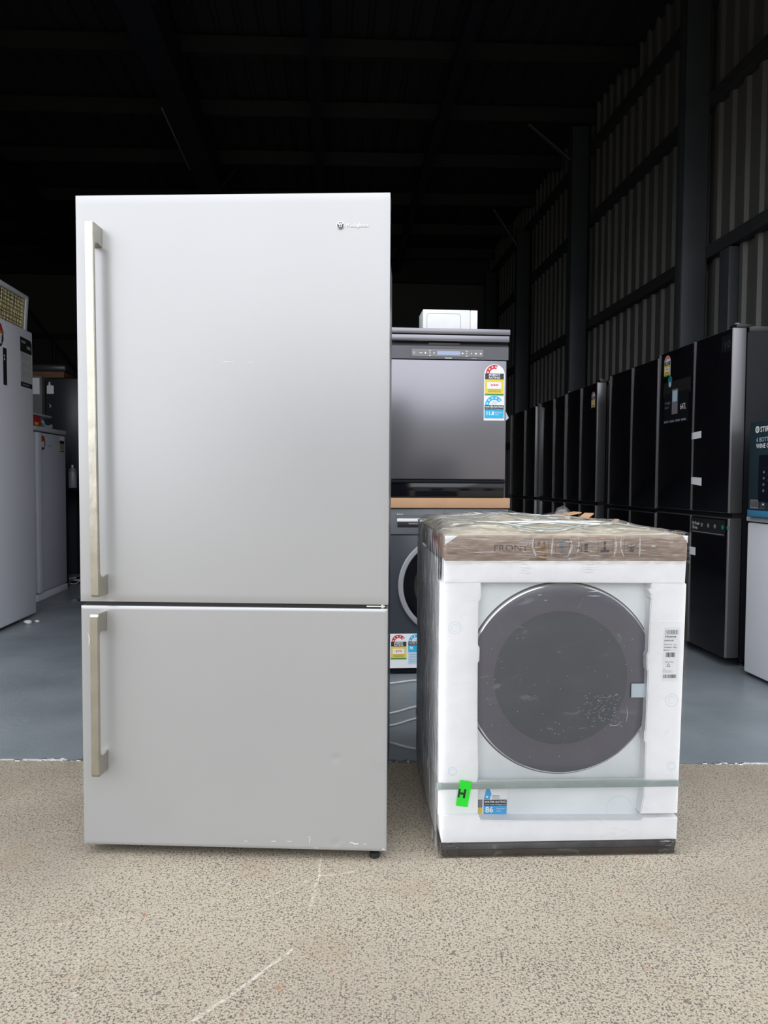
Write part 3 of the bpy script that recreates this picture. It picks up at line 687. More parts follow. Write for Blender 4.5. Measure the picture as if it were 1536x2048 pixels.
for k in range(16):
    y0 = rnd.uniform(.05, .55); x0 = rnd.uniform(.0, .25); L_ = rnd.uniform(.2, .4)
    p = [(x0 + L_ * q / 5, y0 + .03 * math.sin(q * 1.3 + k) + rnd.uniform(-.006, .006)) for q in range(6)]
    p = catmull([(x, y, toph(min(1, x / .628), min(1, max(0, y / .628))) + .0015) for x, y in p], 6)
    g.tube(p, rnd.uniform(.0008, .0018), cable_w if k % 3 else strap_m2, 5)
g.build('loose_string', lid)
g = MB(); P = [(.03, .06), (.12, .14), (.28, .17), (.42, .16), (.54, .20), (.60, .34), (.61, .48)]
g.tube(catmull([(x, y, toph(x / .628, y / .628) + .004) for x, y in P], 10), .0028, cable_w, 6); g.build('long_string', lid)
for (x, y, r, w, l, m) in ((.475, .50, .4, .055, .04, card_light), (.43, .52, -.2, .035, .02, card), (.54, .28, .2, .02, .02, card), (.515, .46, .9, .045, .03, card_light), (.40, .515, .1, .05, .012, gasket)):
    g = MB(); zz = toph(x / .628, y / .628); c, s_ = math.cos(r), math.sin(r); t0 = rnd.uniform(.003, .012)
    P = [(-w / 2, -l / 2, 0), (w / 2, -l / 2, t0), (w / 2, l / 2, t0), (-w / 2, l / 2, 0)]
    A = [g.bm.verts.new((x + a * c - b * s_, y + a * s_ + b * c, zz + z + .003)) for a, b, z in P]; B2 = [g.bm.verts.new((v.co.x, v.co.y, v.co.z + .004)) for v in A]
    i = g.mi(m); fs = [g.bm.faces.new(A[::-1]), g.bm.faces.new(B2)] + [g.bm.faces.new((A[j], A[(j + 1) % 4], B2[(j + 1) % 4], B2[j])) for j in range(4)]
    for f in fs: f.material_index = i
    g.build('torn_card_flap', lid, smooth=False)
# strap across the front
g = MB(); g.box(.0, .6235, -.0045, -.0030, .1790, .1965, strap_m, .0006); g.box(.090, .53, -.0042, -.0028, .1965, .2045, strap_m2, .0005); g.box(.0, .6235, -.0050, -.0044, .1945, .1960, strap_m2, .0002)
g.box(-.0155, -.0140, -.0045, .62, .179, .197, strap_m, .0005); g.box(-.0165, 0, -.0046, -.0030, .179, .197, strap_m, .0005)
g.build('strap', wm, label='grey plastic strap around the lower part')
# green paper tag
g = MB(); g.box(-.0155, .0155, -.0009, 0, -.034, .034, green_tag, .0003, 1)
tg = g.build('green_tag', wm, (.0545, -.0056, .1685), (0, math.radians(9), 0), label='bright green paper tag with a black H')
d = Decal(-.0010); d.rect(-.0152, -.0115, -.0100, .0115, ink); d.rect(-.0010, -.0115, .0045, .0125, ink); d.rect(-.0105, -.0028, -.0005, .0028, ink); d.build('tag_lettering', tg, smooth=False)
# shipping label
d = Decal(-.0003); lx0, lx1, lz0, lz1 = .5735, .6185, .4575, .5995
d.poly([(lx0 - .001, lz0), (lx1 - .003, lz0), (lx1, lz1), (lx0 + .002, lz1)], paper); d.k = 1
d.barcode(.5795, .6130, .5810, .5925, ink, 4); d.text('Hisense', .5785, .5730, .0078, ink, 'LEFT', .02, width=.0295)
d.text('HWFS1015B', .5765, .5630, .0052, ink, 'LEFT', .02, width=.0245)
for q, (z, a, b) in enumerate(((.5690, .5765, .613), (.5585, .5765, .582), (.5520, .6000, .6125), (.5470, .5765, .6130), (.5400, .5745, .6110))): d.k = 3; d.rect(a, z, b, z + .0004, greyink)
d.text('Energy Rating', .5765, .5537, .0042, ink, width=.0200); d.text('5 star', .6015, .5537, .0042, ink, width=.0065)
d.text('Net Weight (kg)', .5760, .5462, .0040, ink, width=.019); d.text('78kg', .6010, .5462, .0040, ink, width=.0075)
d.text('Made in China', .5795, .5075, .0045, ink, width=.0225)
d.text('EAN', .5755, .5385, .0040, ink, width=.014); d.barcode(.5815, .6060, .5215, .5335, ink, 9)
d.poly([(.5870, .5030), (.5905, .5030), (.5888, .5055)], greyink)
for (a, b, c, e_) in ((.5845, .4965, .5888, .5045), (.5888, .5045, .5935, .4965), (.5845, .4965, .5935, .4965)):
    dx, dz = c - a, e_ - b; l = math.hypot(dx, dz); nx_, nz_ = -dz / l * .0005, dx / l * .0005; d.k = 3; d.poly([(a - nx_, b - nz_), (c - nx_, e_ - nz_), (c + nx_, e_ + nz_), (a + nx_, b + nz_)], ink)
d.text('Importer', .5750, .4880, .0035, greyink, width=.008); d.text('Unit 1, Port Melbourne', .5750, .4845, .0032, greyink, width=.028); d.text('VIC 3207 Australia', .5750, .4812, .0032, greyink, width=.022)
d.barcode(.5755, .6105, .4665, .4755, ink, 2)
d.build('shipping_label', wm, smooth=False, label='white shipping label with barcodes on the right foam post')
# rating label behind the foam
d = Decal(.0345); s_ = .0655 / .105
d.rect(.0975, .0805, .1115, .190, paper); d.rect(.0985, .1130, .1105, .1345, lgry); d.rect(.0995, .0830, .1100, .1130, lyel)
water(d, .1115, .1635 + 0 * s_, .0660, '86', blue=lblu, nsz=.034)
d.k = 12; d.rect(.1140, .1345, .178, .1640, paper); d.poly([(.1140, .1345), (.1295, .1345), (.1345, .1500), (.1290, .1640), (.1200, .164)], lblu); d.star(.1225, .1420, .0045, paper)
for q in range(3): d.rect(.1360, .1365 + .0035 * q, .1560, .1378 + .0035 * q, greyink)
d.build('rating_label', wm, smooth=False, label='blue water rating label behind the foam')
# bunched white creases in the film over the lid and the top foam beam
crease_m = film_material('film_crease', (30, 1, 30), .75, .8, (.9, .9, .9), .5, .42)
for (x0, x1, zs) in ((.185, .225, (.786, .792, .799, .806, .812, .820, .827)), (.360, .400, (.780, .789, .798, .805, .815, .824)), (.235, .262, (.784, .79, .797)), (.192, .222, (.742, .748, .756, .763)), (.355, .392, (.744, .751, .757, .764))):
    d = Decal(-.0062 if zs[0] > .77 else -.0028)
    for z in zs: streak([(x0 + rnd.uniform(-.008, .004), z + .002), ((x0 + x1) / 2, z + rnd.uniform(-.0015, .0015)), (x1 + rnd.uniform(-.004, .006), z - .001)], rnd.uniform(.0006, .0013), crease_m)
    d.build('film_crease', wm, smooth=False)
for (x, w) in ((.228, .003), (.278, .0025), (.322, .003), (.343, .002), (.441, .003), (.456, .002), (.505, .003)):
    d = Decal(-.0063); streak([(x, .836), (x + rnd.uniform(-.006, .006), .81), (x + rnd.uniform(-.008, .008), .785)], w, crease_m); d.build('film_crease', wm, smooth=False)
d = Decal(-.0062); d.poly([(.285, .776), (.325, .776), (.320, .834), (.290, .834)], film_cap); d.build('film_pleat', wm, smooth=False)
# stretch film
wavy(90, 60, lambda a, b: -.006 + a * (.630 + .012 * b), lambda a, b: -.0115 + .0012 * nz3(a * 3, b * 3, 0, 3), lambda a, b: .004 + b * .765, film_front).build('film_front', wm, label='clear stretch film over the front')
wavy(120, 24, lambda a, b: -.006 + a * .642, lambda a, b: -.0105 + .0022 * nz3(a * 4, b * .8, 0, 9) - .002 * math.sin(PI * b), lambda a, b: .769 + b * .074, film_cap).build('film_wrinkled_band', wm)
wavy(24, 60, lambda a, b: -.008 + a * .05 + (1 - b) * .0, lambda a, b: -.010 + .003 * nz3(a, b, 2, 9), lambda a, b: .002 + b * .040, film_cap).build('film_corner', wm)
wavy(24, 60, lambda a, b: .57 + a * .05, lambda a, b: -.010 + .003 * nz3(a, b, 5, 9), lambda a, b: .002 + b * .040, film_cap).build('film_corner', wm)
def side_x(a, b):                             # bulging pleated left side
    return -.0135 - .008 * math.sin(PI * min(1, a)) * (.4 + .6 * b) - .0045 * nz3(a * 6, b * .7, 0, 3.5) - .003 * nz3(a * 9, b * 2.5, 3, 5) * (.3 + b) + .002 * a
side_card = mat('grey_inner_side', (.72, .73, .75), .5, noise=(5, .1))
g = MB(); g.box(-.0135, -.010, .055, DP - .01, .04, .775, side_card, .002); g.build('side_panel', wm)
wavy(90, 120, lambda a, b: side_x(a, b), lambda a, b: -.010 + a * (DP + .012), lambda a, b: .003 + b * .842, film_side).build('film_left_side', wm, label='wrinkled silvery stretch film on the left side')
wavy(40, 40, lambda a, b: .6195 + .012 * b + .0015 * nz3(a, b, 0, 9), lambda a, b: .012 + a * (DP - .010), lambda a, b: .003 + b * .842, film_side).build('film_right_side', wm)
wavy(90, 90, lambda a, b: -.016 + a * .655, lambda a, b: -.012 + b * (DP + .014), lambda a, b: toph(min(1, max(0, a)), min(1, max(0, b))) + .002 + .004 * nz3(a, b, 7, 14), film_top).build('film_top', wm)
g = MB(); g.lathe([(.030, 0), (.026, .016), (.018, .027), (.008, .033), (0, .034)], (.478, .60, toph(.76, .95) + .003), 'z', film_top, 20)
for v in g.bm.verts: v.co += Vector((nz3(v.co.x, v.co.y, v.co.z, 60), nz3(v.co.y, v.co.x, v.co.z, 60), nz3(v.co.z, v.co.y, v.co.x, 60))) * .006
g.build('film_knot', wm)
d = MB()
for (y0, y1, z0, z1) in ((.10, .30, .79, .825), (.38, .5, .785, .80)): d.box(-.0026, -.0021, y0, y1, z0, z1, red_print)
d.build('red_side_print', lid)

# ------------------------------------------------------------------ stack in the middle: washer, carton sheet, dishwasher, box
wa = thing('washing_machine', 'graphite front-load washing machine with silver door ring under the dishwasher', 'washing machine', bw(.296, 3.66), TH)
g = MB(); g.box(0, .598, .012, .56, .012, .838, washer_grey, .006); g.build('body', wa)
g = MB(); g.box(0, .598, 0, .02, .708, .838, washer_pan, .004); cp = g.build('control_panel', wa)
d = Decal(-.0002); d.text('Series 4', .035, .806, .011, paper, 'LEFT', 0, width=.03); d.rect(.275, .712, .2762, .834, gasket); d.rect(.555, .716, .5562, .80, gasket); d.k = 1
d.rect(.036, .800, .270, .8008, gasket); d.rect(.036, .745, .0368, .80, gasket); d.rect(.30, .75, .40, .80, blk); d.build('panel_markings', cp, smooth=False)
g = MB(); g.box(.036, .270, -.004, .004, .772, .788, paper, .002); g.build('drawer_strip', wa, label='white strip above the drawer pull')
d = Decal(-.0042); d.disc(.146, .780, .0045, greyink, 16); d.text('BOSCH', .160, .7765, .0105, greyink, 'LEFT', .03, width=.044); d.build('lettering', wa, smooth=False)
g = MB(); g.box(.038, .268, -.0005, .006, .742, .772, gasket, .002); g.box(.092, .262, -.003, 0, .756, .768, cab_grey, .002); g.build('drawer_pull', wa)
g = MB(); g.box(.46, .54, -.03, 0, .735, .81, ring_m, .02, 4); g.build('programme_knob', wa)
g = MB(); g.box(.002, .596, .004, .02, .045, .703, washer_grey, .004); g.build('front_panel', wa)
CW = (.292, 0, .452)
g = MB(); g.lathe([(.249, .006), (.249, -.012), (.245, -.016), (.228, -.016), (.224, -.012), (.224, 0)], CW, 'y', ring_m, 96); g.build('door_ring', wa)
g = MB(); g.lathe([(.225, -.010), (.20, -.012), (.15, -.012), (.14, -.006), (.13, -.010), (.08, -.020), (0, -.024)], CW, 'y', blk_gloss, 96); g.build('door_glass', wa)
g = MB(); g.box(.002, .596, .012, .02, .010, .045, blk_body, .002); g.build('kick_plate', wa)
for x in (.04, .55):
    for y in (.05, .5):
        g = MB(); g.lathe([(0, 0), (.02, 0), (.02, .008), (.008, .012), (0, .014)], (x, y, .001), 'z', blk, 14); g.build('foot', wa)
d = Decal(.0038); d.rect(.003, .035, .180, .209, paper); d.k = 1; energy(d, .006, .206, .0855, 5, 148, '275', arch=False); d.k = 1
water(d, .0935, .206, .0835, '78', stars=5, frac=150, bg=False); d.k = 5; d.rect(.097, .055, .174, .115, lpale)
for q in range(4): d.rect(.102, .066 + .012 * q, .165, .0675 + .012 * q, lgry)
d.build('rating_label', wa, smooth=False, label='red and blue energy and water rating label')

g = MB(); g.box(-.012, .602, -.012, .585, 0, .050, card_light, .002)
cs = g.build('carton_sheet', None, bw(.296, 3.66, .8405), BR); tag(cs, 'flat tan cardboard slab between the graphite washer and the dishwasher', 'cardboard')

dw = thing('dishwasher', 'dark stainless dishwasher standing on a cardboard slab atop the washer', 'dishwasher', bw(.297, 3.66, .8925), TH)
Z = -.8925
g = MB(); g.box(.006, .584, .02, .57, 0, .80, dark_panel, .004); g.build('body', dw)
g = MB(); g.box(-.002, .593, -.012, .575, 1.699 + Z, 1.7265 + Z, dark_steel, .003); g.build('lid', dw)
g = MB(); g.box(0, .589, -.014, .03, 1.663 + Z, 1.694 + Z, dark_steel, .004); g.build('lip', dw)
g = MB(); g.prism([(.03, 1.665 + Z), (.03, 1.577 + Z), (-.006, 1.577 + Z), (-.006, 1.640 + Z), (.014, 1.660 + Z)], 'x', 0, .586, dark_panel)
cp = g.build('control_panel', dw); g = MB(); g.box(.185, .345, -.003, .012, 1.638 + Z, 1.658 + Z, gasket, .003); g.build('grip_pocket', dw)
d = Decal(-.0061); zc = 1.606 + Z; d.rect(.100, 1.588 + Z, .462, 1.628 + Z, blk_side); d.frame(.100, 1.588 + Z, .462, 1.628 + Z, .0015, gasket); d.rect(.229, 1.597 + Z, .343, 1.616 + Z, lcd)
d.k = 2; d.arc(.114, zc, .0035, .005, 0, 360, paper, 16); d.k = 2
for (x, w, h) in ((.148, .014, .003), (.170, .006, .008), (.193, .007, .003), (.213, .008, .004), (.355, .009, .006), (.376, .004, .004), (.399, .003, .008), (.422, .008, .007), (.446, .009, .006)):
    dz = .0; d.k = 2; d.rect(x - w / 2, zc - h / 2 + dz, x + w / 2, zc + h / 2 + dz, paper)
for x in (.193, .376): d.k = 2; d.rect(x - .004, zc - .014, x + .004, zc - .011, paper); d.k = 2; d.rect(x - .004, zc + .009, x + .004, zc + .012, paper)
d.text('kogan', .286, 1.5795 + Z, .010, paper, 'CENTER', .02, width=.032); d.rect(.400, 1.580 + Z, .425, 1.5815 + Z, paper)
d.build('panel_markings', cp, smooth=False)
g = MB(); g.box(.002, .576, -.008, .03, .984 + Z, 1.572 + Z, dark_steel, .004); dd = g.build('door', dw)
g = MB(); g.box(.004, .582, .0, .03, .966 + Z, .980 + Z, blk_body, .002); g.box(.004, .574, .010, .04, .0, .966 + Z, blk_gloss, .002); g.build('kick_plate', dw)
d = Decal(-.0083); energy(d, .4640, 1.555 + Z, .104, 4, 112, '250'); d.k = 1; water(d, .4640, 1.400 + Z, .104, '11.8', 5, 148); d.build('rating_label', dd, smooth=False, label='red, yellow and blue rating label')
g = MB(); g.prism([(.577, 1.335 + Z), (.598, 1.293 + Z), (.577, 1.275 + Z)], 'y', .02, .022, lpale); g.build('tape_flag', dw)

wb = thing('small_white_box', 'small white box with a rounded outline on top of the dishwasher', 'box', bw(.462, 3.72, 1.7275), TH)
g = MB(); g.box(0, .238, 0, .16, 0, .106, paper, .002); g.build('carton', wb)
g = MB(); g.box(.240, .276, -.002, .16, 0, .105, white_fr3, .002); g.build('sleeve_end', wb)
d = Decal(-.0003)
for (a, b, c, e_) in ((.019, 0, .021, .072), (.189, 0, .191, .072), (.033, .085, .177, .087)): d.k = 0; d.rect(a, b, c, e_, greyink)
d.k = 0; d.arc(.034, .072, .013, .015, 90, 180, greyink); d.k = 0; d.arc(.176, .072, .013, .015, 0, 90, greyink); d.build('printed_outline', wb, smooth=False)

# power cord on the shed floor
P = [(-.25, 3.46), (.02, 3.495), (.18, 3.555), (.45, 3.50), (.50, 3.30), (.30, 3.17), (.15, 3.142), (.02, 3.04), (-.20, 2.97), (-.16, 2.88), (.02, 2.888), (.147, 2.985), (.33, 3.02), (.42, 2.85), (.30, 2.64), (.131, 2.635), (.02, 2.705), (-.12, 2.80)]
g = MB(); g.tube(catmull([(x, y, .008) for x, y in P], 10), .0042, cable_w, 8); tag(g.build('power_cord'), 'thin white cord looping on the grey floor between the fridge and the wrapped machine', 'cord')

# ------------------------------------------------------------------ row of dark fridges on the right
def row_fridge(label, u, v0, v1, H, split_v, zs, name='black_fridge', group=None, glossy=blk_gloss, lower_split=True, fz=.05):
    """front faces the aisle; v0 near end, v1 far end. local x=0 far ... x=W near; -y faces the aisle"""
    W_ = v1 - v0; t = thing(name, label, 'fridge', bw(u, v1, 0), TH - PI / 2, group)
    g = MB(); g.box(.01, W_ - .01, .085, .68, .035, H - .02, blk_body, .006); g.build('cabinet', t)
    sp = W_ - (split_v - v0) if split_v else None
    cols = [(0.003, sp - .003), (sp + .003, W_ - .003)] if sp else [(.003, W_ - .003)]
    doors = []
    for (a, b) in cols:
        g = MB(); g.box(a, b, .004, .078, zs + .012, H, blk_side, .006, 3); g.box(a + .003, b - .003, .001, .010, zs + .016, H - .004, glossy, .001); g.box(b - .0035, b - .0005, .0, .006, zs + .016, H - .004, edge_m); g.box(a + .0005, a + .003, .0, .006, zs + .016, H - .004, edge_m)
        doors.append(g.build('upper_door', t))
    for (a, b) in (cols if lower_split else [(.003, W_ - .003)]):
        g = MB(); g.box(a, b, .004, .078, fz, zs - .012, blk_side, .006, 3); g.box(a + .003, b - .003, .001, .010, fz + .004, zs - .016, glossy, .001); g.box(b - .0035, b - .0005, .0, .006, fz + .004, zs - .016, edge_m); g.box(a + .0005, a + .003, .0, .006, fz + .004, zs - .016, edge_m)
        doors.append(g.build('lower_door', t))
    g = MB(); g.box(.012, W_ - .012, .03, .09, zs - .012, zs + .012, gasket); g.build('gasket', t)
    g = MB(); g.box(W_ - .09, W_ - .02, .03, .12, H + .002, H + .022, blk, .004); g.lathe([(0, H + .03), (.014, H + .03), (.014, H - .004)], (W_ - .05, .05, 0), 'z', cab_grey, 14); g.box(.03, W_ - .02, .10, .30, H - .02, H + .012, blk, .003); g.build('hinge_cover', t)
    for x in (.05, W_ - .05):
        g = MB(); g.lathe([(0, 0), (.02, 0), (.02, .012), (.009, .016), (.009, .04), (0, .04)], (x, .12, .001), 'z', blk, 12); g.build('foot', t)
    return t, doors, W_, sp
A, ad, AW, ap = row_fridge('glossy black four-door fridge with grey door edge, nearest of the right row', 2.07, 3.712, 4.572, 1.776, 4.115, .80)
def onfar(v, v1=4.572): return v1 - v        # distance from the far end
d = Decal(.0004)
energy(d, .075, 1.752, .085, 5, 150, '498'); d.k = 0
d.rect(.075, 1.50, .42, 1.585, ink); d.disc(.158, 1.595, .028, teal, 24); d.disc(.158, 1.57, .017, lpale, 20); d.k = 2
d.rect(.090, 1.515, .40, 1.330, blk_body); d.rect(.19, 1.385, .265, 1.535, lgry); d.rect(.198, 1.46, .258, 1.525, lpale); d.rect(.198, 1.392, .258, 1.445, lgry)
d.text('fridge', .095, 1.452, .026, lgry, width=.075); d.text('door', .095, 1.425, .026, lgry, width=.055); d.text('647L', .30, 1.405, .050, paper, width=.07)
for q in range(4): d.rect(.09 + .075 * q, 1.338, .15 + .075 * q, 1.350, lgry)
d.build('product_stickers', ad[0], smooth=False)
d = Decal(.0004)
d.rect(ap + .004, .690, AW - .03, .775, ink); d.text('My Fresh', ap + .02, .735, .026, paper, width=.08); d.text('Choice', ap + .02, .712, .026, paper, width=.06)
for (x, m_) in ((.13, lgry), (.20, lgry), (.27, lgry), (.35, teal), (.40, lgrn)): d.k = 2; d.disc(ap + x, .738, .012, m_, 14)
d.k = 2; d.rect(ap + .02, .695, AW - .04, .6995, lgry); d.build('freezer_sticker', ad[3], smooth=False)
d = Decal(.0002); d.poly([(ap - .01, 1.22), (ap + .10, 1.223), (ap + .10, 1.262), (ap - .01, 1.258)], white_fr3); d.build('tape_strip', ad[1], smooth=False)
d = Decal(.0002); d.poly([(ap - .005, .965), (ap + .115, .955), (ap + .115, 1.0), (ap - .005, 1.005)], white_fr3)
d.build('tape_strip', ad[1], smooth=False)
d = Decal(.0002); d.k = 0; d.rect(ap - .003, .56, ap + .065, .605, white_fr3); d.build('tape_strip', ad[3], smooth=False)
d = Decal(.0004); d.rect(AW - .11, 1.66, AW - .02, 1.745, blk_body); d.text('10', AW - .09, 1.68, .05, greyink_dim, width=.055); d.build('warranty_sticker', ad[1], smooth=False)
B_, bd, BW_, bp_ = row_fridge('plain glossy black four-door fridge second in the right row, reflecting pale shapes', 2.07, 4.585, 5.400, 1.760, 4.993, .79)
C_, cd, CW_, cp_ = row_fridge('black french-door fridge third in the right row with a small yellow rating label', 2.08, 5.684, 6.46, 1.752, 6.069, .80)
d = Decal(.0004); energy(d, CW_ - .125, 1.685, .085, 4, 120, '410'); d.build('rating_label', cd[1], smooth=False)
row_fridge('dark fridge fourth in the right row, glimpsed beyond the dishwasher', 2.08, 6.475, 7.285, 1.745, 6.82, .80)
row_fridge('farthest dark fridge of the right row, beside the dishwasher edge', 2.05, 7.32, 8.35, 1.725, 7.74, .80)

wf = thing('white_freezer', 'low white freezer cut by the right edge under a teal carton', 'freezer', bw(2.095, 3.575, 0), TH - PI / 2)
g = MB(); g.box(0, .60, .06, .60, .02, .785, white_fr2, .01); g.build('cabinet', wf)
g = MB(); g.box(0, .60, 0, .055, .02, .775, white_fr3, .008, 3); g.build('door', wf)
g = MB(); g.box(-.004, .604, -.006, .61, .782, .806, white_fr2, .006); g.build('worktop', wf)
wc = thing('wine_cooler_carton', 'dark teal printed carton with blue base band on the low white freezer', 'box', bw(2.065, 3.525, .807), TH - PI / 2)
g = MB(); g.box(0, .55, 0, .5, .036, .468, teal_card, .004); g.box(-.002, .552, -.002, .502, 0, .036, blue_strip, .003); g.build('carton', wc)
d = Decal(-.0003); d.disc(.066, .425, .017, paper, 24); d.arc(.066, .425, .005, .009, 20, 200, teal_card, 14); d.arc(.066, .425, .005, .009, 200, 380, teal_card, 14)
d.k = 0; d.text('STIRLING', .090, .412, .036, paper, 'LEFT', .02); d.text('6 BOTTLE', .060, .365, .030, lpale, 'LEFT', .0); d.text('WINE COOLER', .060, .335, .030, paper, 'LEFT', .02)
d.rect(.085, .075, .46, .30, teal_pic); d.rect(.02, .042, .088, .085, lgry); d.barcode(.026, .082, .05, .08, ink, 6); d.k = 2; d.frame(.092, .044, .115, .078, .002, lgry); d.frame(.120, .044, .142, .078, .002, lgry); d.disc(.131, .064, .006, paper, 12)
for z in (.22, .19, .16, .13): d.k = 3; d.disc(.128, z, .008, paper, 12)
for z in (.235, .205, .175): d.k = 3; d.rect(.124, z, .20, z + .008, lgry)
d.build('carton_printing', wc, smooth=False)

# ------------------------------------------------------------------ left side
# tall white fridge: local x = near..far, -y faces the aisle (+u)
lf = thing('tall_white_fridge', 'tall white single-door upright fridge at the left edge of the shed', 'fridge', bw(-2.085, 4.66, 0), TH + PI / 2)
g = MB(); g.box(.005, .735, .07, .70, .04, 1.975, white_fr2, .01); g.build('cabinet', lf)
g = MB(); g.box(0, .745, 0, .062, .02, 1.995, white_fr3, .010, 3); ld = g.build('door', lf)
d = Decal(-.0003); d.rect(.268, 1.575, .322, 1.812, ink); d.disc(.288, 1.762, .008, paper, 12); d.disc(.288, 1.740, .008, paper, 12); d.build('control_strip', ld, smooth=False)
d = Decal(-.0003); d.rect(.54, 1.60, .725, 1.925, mat('faded_sticker', (.46, .47, .47), .5))
d.poly([(.535, 1.835), (.728, 1.835), (.728, 1.91), (.705, 1.93), (.535, 1.935)], ink)
d.text('FROST', .555, 1.895, .024, paper, width=.07); d.text('380L', .64, 1.865, .03, paper, width=.07)
for r_ in range(3):
    for c_ in range(3): d.k = 2; d.frame(.57 + .048 * c_, 1.79 - .055 * r_, .60 + .048 * c_, 1.815 - .055 * r_, .003, greyink)
d.rect(.535, 1.60, .728, 1.632, ink); d.rect(.56, 1.612, .68, 1.620, lgry); d.build('feature_sticker', ld, smooth=False)
def badge(d, x, z, r):
    n = 20; d.poly([(x + (r if i % 2 else r * .93) * math.cos(2 * PI * i / n), z + (r if i % 2 else r * .93) * math.sin(2 * PI * i / n)) for i in range(n)], lblk)
    d.arc(x, z, 0.001, r * .86, 20, 160, lred); d.rect(x - r * .8, z, x + r * .8, z + r * .35, lorg); d.poly([(x - r * .6, z - r * .55), (x + r * .55, z - r * .65), (x + r * .62, z + r * .1), (x - r * .62, z + r * .15)], white_fr3)
d = Decal(-.0003); badge(d, .200, 1.885, .085); d.build('round_sticker', ld, smooth=False)
for x in (.05, .69):
    g = MB(); g.lathe([(0, 0), (.02, 0), (.02, .012), (.008, .05), (0, .05)], (x, .12, .001), 'z', blk, 12); g.build('foot', lf)

mp_ = thing('mesh_panel', 'white-framed panel with gold mesh standing on the tall white fridge', 'panel', bw(-2.20, 4.72, 1.997), TH + PI / 2, rx=math.radians(4))
g = MB(); g.box(0, .885, 0, .03, .262, .298, white_fr3, .012, 3); g.box(.83, .885, 0, .03, 0, .298, white_fr3, .012, 3); g.box(0, .05, 0, .03, 0, .298, white_fr3, .012, 3); g.box(0, .885, 0, .03, 0, .02, white_fr3, .008); g.build('frame', mp_)
g = MB(); g.box(.06, .82, .018, .024, .02, .26, mesh_dark); rnd = random.Random(8)
for k in range(44): x = .055 + k * .0176; g.tube([(x, .014, .02), (x + rnd.uniform(-.004, .004), .014, .258)], .0022 if k % 3 else .0035, mesh_gold, 5)
for k in range(9): z = .03 + k * .026; g.tube([(.055, .011, z), (.825, .011, z + rnd.uniform(-.004, .004))], .002, mesh_gold, 5)
g.box(.812, .822, .004, .016, .02, .26, mesh_gold); g.build('mesh', mp_)

f2 = thing('slim_white_freezer', 'shorter white upright freezer with round red sticker beside the tall white fridge', 'freezer', bw(-2.29, 5.98, 0), TH + PI / 2)
g = MB(); g.box(.005, .665, .06, .60, .045, 1.348, white_fr2, .008); g.build('cabinet', f2)
g = MB(); g.box(.005, .665, .0, .60, 1.352, 1.388, white_fr2, .006); g.build('worktop', f2)
g = MB(); g.box(0, .67, .01, .056, .065, 1.342, white_fr, .008); g.box(0, .085, -.012, .02, .065, 1.342, white_fr3, .010, 3); fd = g.build('door', f2)
g = MB(); g.box(.0, .672, .006, .10, .002, .058, white_fr3, .004); g.build('plinth', f2)
d = Decal(.0095); badge(d, .155, 1.262, .060); d.build('round_sticker', fd, smooth=False)
d = Decal(.0095); d.text('Hisense', .27, 1.235, .022, greyink, 'LEFT', .02, width=.08); d.build('maker_lettering', fd, smooth=False)
d = Decal(.0095)
d.rect(.53, 1.205, .635, 1.335, white_fr3); d.rect(.53, 1.270, .635, 1.300, ink); d.rect(.53, 1.205, .635, 1.214, ink); d.rect(.535, 1.22, .63, 1.268, mesh_gold); d.text('1', .575, 1.305, .03, greyink); d.build('rating_sticker', fd, smooth=False)

# things lying on the slim freezer
t = thing('folded_parcel', 'red and green plastic parcel lying on the slim white freezer', 'parcel', bw(-2.32, 5.99, 1.389), TH + PI / 2)
g = MB(); g.box(0, .20, 0, .16, 0, .085, lred, .022, 3); g.build('red_pouch', t); g = MB(); g.box(.05, .12, -.004, .02, .008, .035, lyel, .006); g.build('yellow_patch', t)
g = MB(); P = [(.225, .05, .055), (.28, .03, .046), (.36, .04, .016), (.46, .03, .016), (.52, .05, .03)]; g.tube(catmull(P, 5), .014, lpale, 8); tag(g.build('plastic_bag', None, bw(-2.32, 5.99, 1.392), (0, 0, TH + PI / 2)), 'crumpled clear plastic bag trailing over the slim white freezer', 'bag')
g = MB(); g.box(0, .40, 0, .28, 0, .016, white_fr2, .003); tag(g.build('flat_tray', None, bw(-2.31, 5.97, 1.4755), (0, 0, TH + PI / 2)), 'flat pale tray lying above the red parcel', 'tray')

# dark fridge and grey cabinet behind
t = thing('dark_upright_fridge', 'dark upright fridge behind the slim white freezer with a white paper tag', 'fridge', bw(-2.665, 7.20, 0), TH)
g = MB(); g.box(0, .335, .05, .6, .03, 1.905, blk_body, .008); g.build('cabinet', t); g = MB(); g.box(0, .335, 0, .05, .05, 1.915, mat('navy_black_door', (.03, .034, .045), .3), .006); dr = g.build('door', t)
d = Decal(-.0003); d.poly([(.012, 1.77), (.075, 1.77), (.075, 1.845), (.045, 1.85), (.042, 1.88), (.03, 1.88), (.028, 1.85), (.012, 1.845)], paper); d.build('paper_tag', dr, smooth=False)
d = Decal(-.0003); d.poly([(.03, 1.64), (.045, 1.655), (.03, 1.672), (.036, 1.672), (.052, 1.655), (.036, 1.64)], paper); d.build('door_mark', dr, smooth=False)
g = MB(); g.lathe([(0, 0), (.02, 0), (.02, .03), (0, .03)], (.04, .1, .001), 'z', blk, 12); g.build('foot', t)
t = thing('grey_cabinet', 'dull grey metal cabinet with a white sheet, left of the dark upright fridge', 'cabinet', bw(-3.20, 7.15, 0), TH)
g = MB(); g.box(0, .52, 0, .5, .0015, 1.93, old_grey, .006); g.build('body', t)
d = Decal(-.0003); d.rect(.15, 1.76, .50, 1.91, white_fr3); d.text('notes', .36, 1.86, .03, greyink); d.bm.faces.ensure_lookup_table(); d.build('paper_sheet', t, smooth=False)
